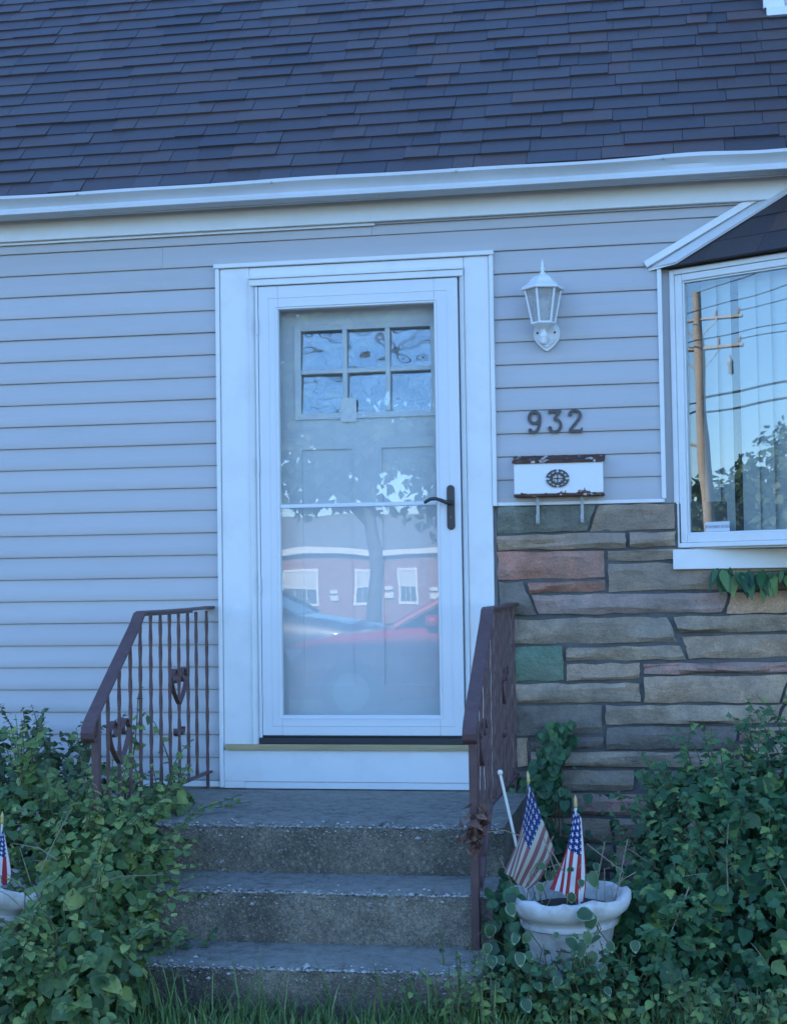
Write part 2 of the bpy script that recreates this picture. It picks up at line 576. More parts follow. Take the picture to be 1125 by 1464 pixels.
M['mailbox'] = mailbox_mat()
def rust_mat():
    mm, nt, b = mat('rusty_steel')
    c = coords(nt)
    col = mix(nt, ramp(nt, noise(nt, c, 30, 6, 0.7), [(0.35, 0.0), (0.65, 1.0)]), (0.050, 0.024, 0.020), (0.13, 0.055, 0.035))
    col = mix(nt, ramp(nt, noise(nt, c, 24, 5, 0.6), [(0.58, 0.0), (0.62, 1.0)]), col, (0.60, 0.52, 0.46))
    nt.links.new(col, b.inputs['Base Color']); b.inputs['Roughness'].default_value = 0.75
    return mm


M['rust'] = rust_mat()
M['galv'] = paint('galvanised', (0.42, 0.42, 0.40), (0.25, 0.2, 0.16), 0.6, 0.5, 25)


def flag_mat(name, fade):
    """stars and stripes printed on cloth: u along the fly, v along the hoist (0 = top)"""
    mm, nt, b = mat(name)
    uv = N(nt, 'ShaderNodeUVMap', uv_map='UVMap')
    sp = N(nt, 'ShaderNodeSeparateXYZ'); nt.links.new(uv.outputs[0], sp.inputs[0])

    def mth(op, a, c=None):
        n = N(nt, 'ShaderNodeMath', operation=op)
        for i, v in enumerate((a, c)):
            if v is None: continue
            if isinstance(v, (int, float)): n.inputs[i].default_value = v
            else: nt.links.new(v, n.inputs[i])
        return n.outputs[0]
    u, v = sp.outputs[0], sp.outputs[1]
    st = mth('MODULO', mth('FLOOR', mth('MULTIPLY', v, 13.0)), 2.0)          # 0 red, 1 white
    red, white, blue = fade
    col = mix(nt, st, red, white)
    can = mth('MULTIPLY', mth('LESS_THAN', u, 0.42), mth('LESS_THAN', v, 7 / 13.0))
    # stars in staggered rows
    cu = mth('MULTIPLY', u, 6.0 / 0.42); cv = mth('MULTIPLY', v, 9 * 13 / 14.0)
    row = mth('FLOOR', cv)
    cu2 = mth('ADD', cu, mth('MULTIPLY', mth('MODULO', row, 2.0), 0.5))
    fu = mth('SUBTRACT', mth('FRACT', cu2), 0.5); fv = mth('SUBTRACT', mth('FRACT', cv), 0.5)
    rr = mth('SQRT', mth('ADD', mth('MULTIPLY', fu, fu), mth('MULTIPLY', fv, fv)))
    an = mth('ARCTAN2', fu, fv)
    lim = mth('ADD', 0.25, mth('MULTIPLY', mth('COSINE', mth('MULTIPLY', an, 5.0)), 0.11))
    star = mth('LESS_THAN', rr, lim)
    col = mix(nt, can, col, mix(nt, star, blue, white))
    nt.links.new(col, b.inputs['Base Color'])
    b.inputs['Roughness'].default_value = 0.8
    tr = N(nt, 'ShaderNodeBsdfTranslucent'); nt.links.new(col, tr.inputs[0])
    mx = N(nt, 'ShaderNodeMixShader'); mx.inputs[0].default_value = 0.2
    nt.links.new(b.outputs[0], mx.inputs[1]); nt.links.new(tr.outputs[0], mx.inputs[2])
    nt.links.new(mx.outputs[0], nt.nodes['Material Output'].inputs[0])
    return mm


M['flag_faded'] = flag_mat('faded_flag_cloth', ((0.30, 0.12, 0.13), (0.52, 0.50, 0.40), (0.020, 0.035, 0.17)))
M['flag_fresh'] = flag_mat('flag_cloth', ((0.42, 0.035, 0.045), (0.76, 0.75, 0.74), (0.015, 0.028, 0.16)))


# ------------------------------------------------------------------ ground, street
g = MB()
xs = np.linspace(-300, 300, 2)
g.box(-400, 400, -400, 60, -1.0, 0.0)
tag(g.build('ground', M['ground']), kind='structure')
g = MB(); g.box(-80, 80, -7.4, -5.9, -0.2, 0.02)
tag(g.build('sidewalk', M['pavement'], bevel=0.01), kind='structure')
g = MB(); g.box(-80, 80, -18.0, -9.0, -0.3, 0.006)
tag(g.build('road', M['asphalt']), kind='structure')
g = MB(); g.box(-80, 80, -9.0, -8.85, -0.3, 0.12); g.box(-80, 80, -18.15, -18.0, -0.3, 0.12)
tag(g.build('kerb', M['pavement'], bevel=0.015), kind='structure')

# ------------------------------------------------------------------ house
H = 0.1016
ZL0 = 3.0157                    # first lap line
XE0, XE1 = -5.2, 3.3            # house ends
house = empty('house', (-1.0, 3.0, 0.0), 'grey-sided house with brown shingle roof and stone-faced front around white door', 'house')

# walls behind the cladding (front with door and bay openings, sides, back)
w = MB()
w.box(XE0, -1.90, 0.012, 0.16, -0.1, 3.30)
w.box(-0.865, 0.03, 0.012, 0.16, -0.1, 3.30)
w.box(-1.90, -0.865, 0.012, 0.16, 2.86, 3.30)
w.box(-1.90, -0.865, 0.012, 0.16, -0.1, 0.70)
w.box(0.03, 2.85, 0.012, 0.16, -0.1, 1.60)
w.box(0.03, 2.85, 0.012, 0.16, 2.80, 3.30)
w.box(2.85, XE1, 0.012, 0.16, -0.1, 3.30)
w.box(XE0, XE0 + 0.15, 0.16, 7.5, -0.1, 3.30)
w.box(XE1 - 0.15, XE1, 0.16, 7.5, -0.1, 3.30)
w.box(XE0, XE1, 7.5, 7.65, -0.1, 3.30)
w.add([(XE0 + .02, 0.05, 3.30), (XE0 + .02, 7.6, 3.30), (XE0 + .02, 3.8, 7.05)], [(0, 1, 2)])
w.add([(XE1 - .02, 0.05, 3.30), (XE1 - .02, 7.6, 3.30), (XE1 - .02, 3.8, 7.05)], [(0, 1, 2)])
wall = w.build('wall', M['siding'], house)
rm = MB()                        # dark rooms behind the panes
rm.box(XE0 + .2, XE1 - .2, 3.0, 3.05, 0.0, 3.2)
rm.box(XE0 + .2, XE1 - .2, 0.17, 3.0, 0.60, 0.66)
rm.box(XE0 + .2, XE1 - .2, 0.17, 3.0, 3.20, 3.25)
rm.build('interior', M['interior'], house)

# siding boards, Dutch-lap profile: sloping top, flat lower face, lip
cladding = MB().box(XE0, -2.06, 0.0, 0.010, 0.55, 3.08).build('siding', M['siding'], house)
tag(cladding, 'light grey lapped vinyl siding')


def board(i, x0, x1):
    z0 = ZL0 - i * H; z1 = z0 + H
    z1 = min(z1, 3.079)
    jit = random.uniform(-0.0008, 0.0008)
    prof = [(-0.001, z1), (-0.0035, z1 - 0.004), (-0.0085 + jit, z0 + 0.050), (-0.0105 + jit, z0 + 0.044), (-0.0135 + jit, z0 + 0.004), (-0.0125 + jit, z0), (-0.001, z0 + 0.001)]
    prof = [(y - 0.001, z) for y, z in prof]
    b = MB()
    n = max(1, int((x1 - x0) / 0.4))
    ph = random.uniform(0, 6)
    b.profx(prof[::-1], x0, x1, n, True, lambda x, y, z, k: (x, y, z + 0.0009 * math.sin(x * 1.7 + ph)))
    b.build('siding_board', M['siding'], cladding, smooth=25)


for i in range(0, 25):
    if i < 2:
        board(i, XE0, -1.318 if i == 0 else -2.3)
        board(i, -1.317 if i == 0 else -2.299, 1.10)
        board(i, 1.101, XE1)
    else:
        board(i, XE0, -2.036)
    if 2 <= i <= 12:
        board(i, -0.775, 0.34 if i == 2 else -0.045)
    if 2 <= i:
        if ZL0 - i * H > 1.7: board(i, 2.95, XE1)

# trims on the wall
def trim(name, *boxes, mt='white', bev=0.003, parent=None):
    b = MB()
    for q in boxes: b.box(*q)
    return b.build(name, M[mt], parent or house, bevel=bev)


trim('frieze_board', (XE0, XE1, -0.052, 0.0, 3.068, 3.178), mt='alum')
trim('frieze_channel', (XE0, -1.30, -0.030, -0.0175, 3.056, 3.0675), mt='alum', bev=0.001)
trim('frieze_channel', (-1.298, XE1, -0.026, -0.0175, 3.060, 3.0675), mt='siding', bev=0.001)
trim('soffit', (XE0 - .1, XE1 + .1, -0.125, 0.02, 3.180, 3.192), mt='alum')
trim('fascia', (XE0 - .1, XE1 + .1, -0.130, -0.112, 3.150, 3.245), mt='alum')
trim('base_channel', (XE0, -2.042, -0.022, 0.0, 0.546, 0.572), mt='white')
trim('siding_channel', (-0.772, -0.047, -0.024, 0.0, 1.782, 1.798), mt='white')
trim('siding_channel', (-0.060, -0.040, -0.026, 0.0, 1.7985, 2.800), mt='white')

# gutter, K profile with a bent lip
gp = [(-0.132, 3.232), (-0.132, 3.152), (-0.200, 3.150), (-0.213, 3.156), (-0.214, 3.170), (-0.206, 3.182), (-0.214, 3.200), (-0.232, 3.216), (-0.238, 3.222), (-0.238, 3.236), (-0.226, 3.237), (-0.226, 3.229), (-0.234, 3.226), (-0.228, 3.217), (-0.205, 3.196), (-0.198, 3.182), (-0.206, 3.168), (-0.196, 3.158), (-0.140, 3.160), (-0.140, 3.232)]


def gw(x, y, z, k):
    if y < -0.203 and z > 3.19:
        d = 0.0028 * math.sin(x * 3.1) + 0.002 * math.sin(x * 7.7 + 1)
        d += 0.005 * math.exp(-((x - 0.10) / 0.16) ** 2) - 0.004 * math.exp(-((x - 0.36) / 0.12) ** 2)
        z += d * (z - 3.19) / 0.046
        y += 0.6 * d
    else:
        z += 0.0015 * math.sin(x * 2.3)
    return (x, y, z)


gm = MB(); gm.profx(gp[::-1], XE0 - 0.15, XE1 + 0.15, 170, True, gw)
gut = gm.build('gutter', paint('gutter_aluminium', (0.64, 0.655, 0.67), (0.42, 0.41, 0.39), 0.4, 0.38, 3, 0.15), house, smooth=30)
for k, x in enumerate((-4.2, -2.62, -1.72, -0.9, -0.02, 0.9, 1.8)):
    s_ = MB(); s_.lathe([(0.006, 0), (0.006, 0.004), (0.003, 0.006)], (x, -0.2395, 3.222), 8)
    s_.v = [(p[0], -0.2385 - (p[2] - 3.222), 3.222 + (p[1] + 0.2395)) for p in s_.v]
    s_.build('gutter_screw', M['galv'], gut)

# roof planes, 45 degrees, ridge along X
EY, EZ = -0.215, 3.222
rf = MB()
ry, rz = 3.80, EZ + (3.80 - EY)
t_ = 0.03
rf.add([(XE0 - .2, EY + .03, EZ), (XE1 + .2, EY + .03, EZ), (XE1 + .2, ry, rz - .03), (XE0 - .2, ry, rz - .03),
        (XE0 - .2, EY + .03, EZ - .04), (XE1 + .2, EY + .03, EZ - .04), (XE1 + .2, ry, rz - .1), (XE0 - .2, ry, rz - .1)],
       [(0, 1, 2, 3), (7, 6, 5, 4), (0, 4, 5, 1), (1, 5, 6, 2), (2, 6, 7, 3), (3, 7, 4, 0)])
rf.add([(XE0 - .2, 7.9, 3.1), (XE1 + .2, 7.9, 3.1), (XE1 + .2, ry, rz - .03), (XE0 - .2, ry, rz - .03)], [(1, 0, 3, 2)])
roof = rf.build('roof', M['deck'], house)

# shingles: unit piece (1 long, 1 high up the slope) shared; scaled per tab
EXPO = 0.110
c45 = math.sqrt(0.5)
um = MB()
um.add([(0, 0, 0), (1, 0, 0), (1, 1, 0), (0, 1, 0), (0.002, 0, 1), (0.998, 0, 1), (1, 1, 0.10), (0, 1, 0.10)],
       [(0, 3, 2, 1), (4, 5, 6, 7), (0, 1, 5, 4), (1, 2, 6, 5), (2, 3, 7, 6), (3, 0, 4, 7)])
sh_me = bpy.data.meshes.new('shingle'); sh_me.from_pydata(um.v, [], um.f); sh_me.materials.append(M['shingle'])
RX = Matrix.Rotation(rad(45), 4, 'X')
hoff = OFF[house.name]


def tabs(row, x0, x1, seed):
    r = random.Random(seed * 131 + row)
    x = x0 - r.uniform(0, 0.2); out = []
    while x < x1:
        L = r.choice((0.10, 0.14, 0.17, 0.20, 0.24, 0.28)) * r.uniform(0.85, 1.15)
        out.append((x, L, r.choice((0.0085, 0.011, 0.014)), r.uniform(-0.0035, 0.0035), r.random()))
        x += L + 0.0015
    return out


cand = []
for row in range(0, 27):
    for (x, L, th, dj, tn) in tabs(row, -4.3, 1.5, 3):
        s0 = row * EXPO + 0.022 + dj
        y = EY + s0 * c45; z = EZ + s0 * c45
        # prominence in view: near rows and inside the picture first
        vis = (-3.45 - 0.16 * row * EXPO < x + L and x < 0.62)
        cand.append(((0 if vis else 1), row, x, L, th, y, z, tn))
cand.sort(key=lambda q: (q[0], q[1]))
SV = []; SF = []; ST = []
uv_ = np.array(um.v)
for k, (iv, row, x, L, th, y, z, tn) in enumerate(cand):
    if k < 300:
        o = bpy.data.objects.new('shingle', sh_me); COL.objects.link(o); o.parent = roof
        o.matrix_local = Matrix.Translation(Vector((x, y, z)) - hoff) @ RX @ Matrix.Diagonal((L, EXPO + 0.035, th, 1))
    else:
        q = uv_ * np.array([L, EXPO + 0.035, th])
        q = np.stack([q[:, 0] + x, y + (q[:, 1] - q[:, 2]) * c45, z + (q[:, 1] + q[:, 2]) * c45], 1)
        SF += [[i + 8 * len(SV) for i in f] for f in um.f]
        SV.append(q); ST += [tn] * 8
tag(np_mesh('shingle_field', np.concatenate(SV), SF, M['shingle_field'], roof, tint=ST), kind='stuff')

# dormer standing on the slope
dm = MB(); dm.box(0.492, 2.1, 0.725, 3.0, 4.05, 5.6)
dorm = dm.build('dormer', M['siding'], house)
MB().box(0.462, 0.560, 0.690, 0.724, 4.165, 5.6).build('corner_board', M['white'], dorm, bevel=0.003)
MB().box(0.475, 2.12, 0.665, 0.724, 4.115, 4.160).build('base_flashing', M['alum'], dorm, bevel=0.003)
MB().box(0.40, 2.2, 0.55, 3.2, 5.6, 5.72).build('dormer_roof', M['deck'], dorm)

# ---------------- stone facing
MB().box(-0.778, XE1, -0.014, 0.010, -0.1, 1.781).build('mortar_bed', M['mortar'], house)
facing = MB().box(-0.770, XE1 - 0.01, -0.0165, -0.0141, -0.09, 1.775).build('stone_facing', M['mortar'], house)
tag(facing, 'random cut stone facing with dark recessed mortar')
SC = {'t': (0.456, 0.319, 0.216), 't2': (0.498, 0.309, 0.189), 'g': (0.334, 0.257, 0.184), 'g2': (0.398, 0.299, 0.207), 'd': (0.175, 0.147, 0.120), 'dg': (0.207, 0.211, 0.156),
      'gr': (0.148, 0.221, 0.152), 'gr2': (0.201, 0.260, 0.189), 'r': (0.488, 0.230, 0.161), 'r2': (0.424, 0.230, 0.179), 'p': (0.339, 0.230, 0.189), 'p2': (0.424, 0.250, 0.198)}
STONES = [
('dg',(-0.770,1.776),(-0.346,1.776),(-0.389,1.669),(-0.771,1.667)),('t',(-0.326,1.775),(-0.009,1.774),(-0.009,1.671),(-0.368,1.668)),
('t',(-0.771,1.651),(-0.221,1.651),(-0.219,1.593),(-0.772,1.591)),('t',(-0.197,1.651),(-0.009,1.652),(-0.009,1.598),(-0.196,1.593)),
('r',(-0.772,1.576),(-0.314,1.576),(-0.315,1.466),(-0.772,1.461)),('t',(-0.294,1.576),(0.763,1.573),(0.762,1.536),(-0.294,1.538)),
('t',(-0.293,1.517),(0.171,1.519),(0.208,1.408),(-0.292,1.405)),('t',(0.191,1.518),(0.762,1.518),(0.759,1.411),(0.229,1.407)),
('r',(-0.646,1.443),(-0.314,1.447),(-0.315,1.408),(-0.629,1.403)),('d',(-0.768,1.445),(-0.669,1.445),(-0.613,1.308),(-0.765,1.305)),
('p',(-0.629,1.386),(0.207,1.389),(0.180,1.309),(-0.593,1.308)),('t2',(0.230,1.387),(0.758,1.393),(0.756,1.309),(0.205,1.305)),
('g',(-0.766,1.282),(-0.051,1.288),(-0.012,1.184),(-0.768,1.180)),('g2',(-0.019,1.288),(0.756,1.293),(0.754,1.230),(0.005,1.223)),
('t',(0.014,1.203),(0.753,1.211),(0.751,1.119),(0.042,1.114)),('gr',(-0.768,1.159),(-0.499,1.162),(-0.502,1.022),(-0.770,1.018)),
('g2',(-0.479,1.159),(-0.001,1.165),(0.023,1.110),(-0.480,1.106)),('t',(-0.478,1.085),(-0.172,1.089),(-0.173,1.027),(-0.479,1.022)),
('p2',(-0.149,1.085),(0.750,1.094),(0.749,1.053),(-0.150,1.048)),('g2',(-0.771,0.999),(-0.174,1.004),(-0.173,0.928),(-0.772,0.922)),
('t',(-0.148,1.030),(0.449,1.034),(0.409,0.927),(-0.152,0.926)),('g',(0.467,1.034),(0.749,1.038),(0.746,0.931),(0.428,0.927)),
('d',(-0.773,0.903),(-0.337,0.910),(-0.337,0.791),(-0.775,0.783)),('g2',(-0.314,0.906),(0.420,0.911),(0.385,0.839),(-0.318,0.833)),
('t',(0.442,0.911),(0.745,0.918),(0.743,0.844),(0.407,0.839)),('d',(-0.313,0.814),(0.228,0.818),(0.220,0.731),(-0.315,0.726)),
('p2',(0.250,0.816),(0.743,0.823),(0.741,0.769),(0.243,0.765)),('d',(-0.641,0.769),(-0.333,0.773),(-0.334,0.729),(-0.641,0.725)),
('t',(-0.775,0.764),(-0.662,0.767),(-0.664,0.650),(-0.777,0.647)),('g2',(0.243,0.745),(0.741,0.753),(0.738,0.657),(0.240,0.651)),
('g',(-0.642,0.706),(0.222,0.710),(0.220,0.653),(-0.643,0.646)),('d',(-0.777,0.626),(-0.582,0.628),(-0.584,0.546),(-0.777,0.544)),
('g',(-0.561,0.628),(-0.207,0.630),(-0.209,0.549),(-0.563,0.546)),('gr',(-0.186,0.630),(0.026,0.629),(0.024,0.551),(-0.188,0.550)),
('gr2',(0.046,0.629),(0.370,0.632),(0.368,0.554),(0.044,0.552)),('g',(0.390,0.634),(0.738,0.636),(0.736,0.560),(0.388,0.555)),
('g',(-0.777,0.523),(-0.491,0.526),(-0.492,0.440),(-0.777,0.435)),('r2',(-0.470,0.526),(-0.069,0.532),(-0.071,0.445),(-0.472,0.440)),
('t',(-0.049,0.530),(0.735,0.540),(0.733,0.454),(-0.051,0.443))]
# the courses near the ground behind the plants, and the wall right of the picture
r5 = random.Random(5)
for z0, z1 in ((0.33, 0.42), (0.21, 0.31), (0.10, 0.19), (-0.02, 0.08)):
    x = -0.776
    while x < 0.70:
        L = min(r5.uniform(0.3, 0.6), 0.735 - x)
        if 0.735 - x - L < 0.15: L = 0.735 - x
        STONES.append((r5.choice(('g', 'd', 't', 'g2')), (x, z1), (x + L - 0.02, z1), (x + L - 0.02, z0), (x, z0)))
        x += L
z = 0.0
while z < 1.70:
    hh = r5.uniform(0.06, 0.13)
    if z + hh > 1.72: hh = 1.776 - z
    x = 0.78
    while x < XE1 - 0.05:
        L = min(r5.uniform(0.35, 0.85), XE1 - 0.02 - x)
        if XE1 - 0.02 - x - L < 0.2: L = XE1 - 0.02 - x
        STONES.append((r5.choice(('g', 'd', 't', 'g2', 't', 'r', 'p')), (x, z + hh), (x + L - 0.02, z + hh), (x + L - 0.02, z), (x, z)))
        x += L
    z += hh + 0.02


def stone(cc, tl, tr, br, bl, seed):
    """cleaved stone: a grid face with ridges, rough arrises, sides running back into the mortar"""
    r = random.Random(seed)
    q_ = 0.0028
    tl, tr, br, bl = (tl[0] - q_, tl[1] + q_), (tr[0] + q_, tr[1] + q_), (br[0] + q_, br[1] - q_), (bl[0] - q_, bl[1] - q_)
    L = tr[0] - tl[0]
    nx = max(4, min(12, int(L / 0.06))); nz = 4
    vs_ = []; fs = []
    ph = r.uniform(0, 6); ph2 = r.uniform(0, 6); k1 = r.uniform(6, 13)
    prot = r.uniform(0.034, 0.046)
    for j in range(nz + 1):
        for i in range(nx + 1):
            u = i / nx; v = j / nz
            x = (tl[0] * (1 - u) + tr[0] * u) * (1 - v) + (bl[0] * (1 - u) + br[0] * u) * v
            zz = (tl[1] * (1 - u) + tr[1] * u) * (1 - v) + (bl[1] * (1 - u) + br[1] * u) * v
            edge = (i in (0, nx)) or (j in (0, nz))
            d = prot + 0.006 * math.sin(k1 * x + ph + 5 * v) + r.uniform(-0.004, 0.004)
            if edge:
                d -= 0.013
                x += r.uniform(-0.0035, 0.0035); zz += r.uniform(-0.0040, 0.0040)
            else:
                zz += 0.012 * math.sin(k1 * 0.8 * x + ph2) * (1 if j == 2 else 0.6)
            vs_.append((x, -d, zz))
    n1 = nx + 1
    for j in range(nz):
        for i in range(nx):
            a = j * n1 + i
            fs.append((a, a + n1, a + n1 + 1, a + 1))
    ring = [i for i in range(n1)] + [j * n1 + nx for j in range(1, nz + 1)] + [nz * n1 + i for i in range(nx - 1, -1, -1)] + [j * n1 for j in range(nz - 1, 0, -1)]
    b0 = len(vs_)
    for i in ring: vs_.append((vs_[i][0], -0.015, vs_[i][2]))
    nr = len(ring)
    for k in range(nr):
        k2 = (k + 1) % nr
        fs.append((ring[k], ring[k2], b0 + k2, b0 + k))
    b = MB(); b.add(vs_, fs)
    o = b.build('stone', M['stone'], facing, smooth=28)
    c = SC[cc]; q = r.uniform(0.88, 1.14)
    o.color = (c[0] * q, c[1] * q, c[2] * q, 1)


for k, s_ in enumerate(STONES): stone(*s_, seed=k + 11)

# ---------------- door surround
XL, XR = -2.042, -0.771
trim('door_channel', (XL, XL + 0.019, -0.040, 0.0, 0.546, 2.893), (XR - 0.019, XR, -0.040, 0.0, 1.782, 2.893), (XL - 0.006, XR + 0.003, -0.046, 0.0, 2.8935, 2.914), mt='white')
cs = MB()
# flat aluminium-wrapped casing with a sloped inner return
cs.prism([(-2.022, 0.716), (-1.884, 0.716), (-1.884, 2.8925), (-2.022, 2.8925)], -0.030, 0.010)
cs.prism([(-0.903, 0.716), (-0.791, 0.716), (-0.791, 2.8925), (-0.903, 2.8925)], -0.030, 0.010)
cs.prism([(-1.8835, 2.835), (-0.9035, 2.835), (-0.9035, 2.8915), (-1.8835, 2.8915)], -0.030, 0.010)
cs.build('door_casing', M['white'], house, bevel=0.004)
mo = MB()
for x0, x1, sg in ((-1.8838, -1.858, 1), (-0.926, -0.9032, -1)):
    a, b_ = (x0, x1) if sg > 0 else (x1, x0)
    mo.add([(a, -0.046, 0.735), (b_, -0.020, 0.735), (b_, 0.03, 0.735), (a, 0.03, 0.735), (a, -0.046, 2.834), (b_, -0.020, 2.834), (b_, 0.03, 2.834), (a, 0.03, 2.834)],
           [(0, 1, 5, 4), (1, 2, 6, 5), (2, 3, 7, 6), (3, 0, 4, 7), (4, 5, 6, 7), (3, 2, 1, 0)])
mo.build('brick_mould', M['white'], house, bevel=0.003)
mo = MB()
mo.box(-1.8838, -0.9032, -0.050, -0.0305, 2.836, 2.850)
mo.box(-1.8838, -0.9032, -0.042, 0.03, 2.806, 2.8355)
mo.build('head_mould', M['white'], house, bevel=0.003)
trim('door_jamb', (-1.86, -1.845, 0.0, 0.14, 0.745, 2.806), (-0.925, -0.912, 0.0, 0.14, 0.745, 2.806), (-1.86, -0.912, 0.031, 0.14, 2.806, 2.83), mt='white')
# sill, bare timber strip, kick board
trim('threshold', (-1.858, -0.912, -0.035, 0.16, 0.7405, 0.768), mt='dark')
trim('sill_strip', (-2.012, -0.775, -0.050, 0.012, 0.7145, 0.7400), mt='wood', bev=0.002)
trim('kick_board', (-2.022, -0.7725, -0.034, 0.010, 0.5725, 0.7140), (-2.022, -1.927, -0.034, 0.010, 0.543, 0.5725), mt='white')
trim('kick_strip', (-1.9265, -0.7725, -0.029, 0.010, 0.542, 0.5715), mt='alum', bev=0.002)

# ---------------- storm door
X0, X1, Z0, Z1 = -1.843, -0.932, 0.778, 2.803
gx0, gx1, gz0, gz1 = -1.752, -1.038, 0.866, 2.695
fr = MB()
fr.box(X0, gx0, -0.030, 0.004, Z0, Z1); fr.box(gx1, X1, -0.030, 0.004, Z0, Z1)
fr.box(gx0, gx1, -0.030, 0.004, Z0, gz0); fr.box(gx0, gx1, -0.030, 0.004, gz1, Z1)
sd = fr.build('storm_door', M['door'], house, bevel=0.003)
tag(sd, 'white full-view storm door with two glass panes')
bd = MB()                        # glazing bead, bevelled inwards
def bead(b, x0, x1, z0, z1, w_, ya, yb, yk=0.0):
    b.add([(x0, ya, z0), (x1, ya, z0), (x1, ya, z1), (x0, ya, z1), (x0 + w_, yb, z0 + w_), (x1 - w_, yb, z0 + w_), (x1 - w_, yb, z1 - w_), (x0 + w_, yb, z1 - w_),
           (x0, yk, z0), (x1, yk, z0), (x1, yk, z1), (x0, yk, z1), (x0 + w_, yk, z0 + w_), (x1 - w_, yk, z0 + w_), (x1 - w_, yk, z1 - w_), (x0 + w_, yk, z1 - w_)],
          [(0, 1, 5, 4), (1, 2, 6, 5), (2, 3, 7, 6), (3, 0, 4, 7), (4, 5, 13, 12), (5, 6, 14, 13), (6, 7, 15, 14), (7, 4, 12, 15), (0, 8, 9, 1), (1, 9, 10, 2), (2, 10, 11, 3), (3, 11, 8, 0)])
bead(bd, gx0 - 0.012, gx1 + 0.012, gz0 - 0.012, gz1 + 0.012, 0.014, -0.0335, -0.022)
bd.build('glazing_bead', M['door'], sd)
gr = MB(); bead(gr, X0 + 0.045, X1 - 0.045, Z0 + 0.040, Z1 - 0.052, 0.004, -0.0305, -0.0325)
gr.build('frame_groove', M['door'], sd)
MB().box(gx0 + 0.001, gx1 - 0.001, -0.026, -0.004, 1.794, 1.812).build('meeting_rail', M['door'], sd, bevel=0.003)
MB().box(gx0 - .004, gx1 + .004, -0.014, -0.010, gz0 - .004, 1.7935).build('glass_pane', M['glass'], sd)
MB().box(gx0 - .004, gx1 + .004, -0.019, -0.015, 1.8125, gz1 + .004).build('glass_pane', M['glass'], sd)
hg = MB(); hg.box(-1.857, -1.8445, -0.034, 0.0, Z0 - 0.01, Z1)
hb = hg.build('hinge_rail', M['door'], sd, bevel=0.002)
for zc in (2.62, 1.99, 1.45, 0.92):
    k = MB(); k.tube([(-1.8475, -0.038, zc - 0.037), (-1.8475, -0.038, zc + 0.037)], 0.0065, 10)
    k.build('hinge', M['door'], sd, smooth=40)
MB().box(X0 + 0.004, X1 - 0.004, -0.020, 0.0, Z0 - 0.008, Z0 - 0.001).build('bottom_sweep', M['dark'], sd)
# handle: long plate with a curved lever
hp = MB()
pz0, pz1, pxc, pw = 1.682, 1.880, -0.976, 0.0175
poly = []
for k in range(13):
    a = math.pi * k / 12; poly.append((pxc + pw * math.cos(a), pz1 - pw + pw * math.sin(a)))
for k in range(13):
    a = math.pi + math.pi * k / 12; poly.append((pxc + pw * math.cos(a), pz0 + pw + pw * math.sin(a)))
hp.prism(poly[::-1], -0.040, -0.030)
hd = hp.build('handle', M['black_metal'], sd, bevel=0.003)
lv = MB()
lv.tube([(-0.976, -0.038, 1.802), (-0.976, -0.072, 1.802), (-0.990, -0.082, 1.801), (-1.012, -0.083, 1.811), (-1.035, -0.083, 1.819), (-1.060, -0.083, 1.817), (-1.080, -0.083, 1.806), (-1.087, -0.083, 1.800)],
        [0.012, 0.010, 0.0095, 0.008, 0.0075, 0.008, 0.0075, 0.006], 10)
lv.build('lever', M['black_metal'], sd, smooth=50)
lk = MB(); lk.tube([(-0.976, -0.043, 1.737), (-0.976, -0.039, 1.737)], 0.007, 12)
lk.build('lock_cylinder', M['rail'], sd, smooth=40)

# ---------------- inner door with six lites over two panels
ID = 0.085
L0, L1, LZ0, LZ1 = -1.676, -1.072, 2.228, 2.612
pm0, pm1 = (-1.704, -1.440), (-1.305, -1.041)
PZ0, PZ1 = 0.992, 2.064
d = MB()
ax0, ax1, az0, az1 = -1.842, -0.928, 0.770, 2.804
for q in ((ax0, L0, az0, az1), (L1, ax1, az0, az1), (L0, L1, LZ1, az1), (L0, L1, PZ1, LZ0), (L0, L1, az0, PZ0), (pm0[1], pm1[0], PZ0, PZ1)):
    x0, x1, z0, z1 = q
    d.box(x0, x1, ID, ID + 0.045, z0, z1)
idoor = d.build('front_door', M['inner'], house)
tag(idoor, 'pale panelled front door with six small panes behind the storm door')
for (x0, x1) in (pm0, pm1):
    x0 = max(x0, L0) if x0 < -1.6 else x0
    x1 = min(x1, L1) if x1 > -1.1 else x1
    MB().box(x0, x1, ID + 0.010, ID + 0.040, PZ0, PZ1).build('door_panel', M['inner'], idoor)
lf = MB(); bead(lf, L0 - 0.026, L1 + 0.026, LZ0 - 0.026, LZ1 + 0.026, 0.028, ID - 0.010, ID - 0.004, ID + 0.002)
lf.build('lite_frame', M['inner'], idoor)
c1, c2, rw = -1.468, -1.270, 2.420
for xc in (c1, c2):
    MB().box(xc - 0.011, xc + 0.011, ID - 0.008, ID + 0.03, LZ0 + .003, LZ1 - .003).build('muntin', M['inner'], idoor, bevel=0.003)
MB().box(L0 + .003, L1 - .003, ID - 0.006, ID + 0.03, rw - 0.010, rw + 0.010).build('muntin', M['inner'], idoor, bevel=0.003)
tl = math.tan(rad(6.0))
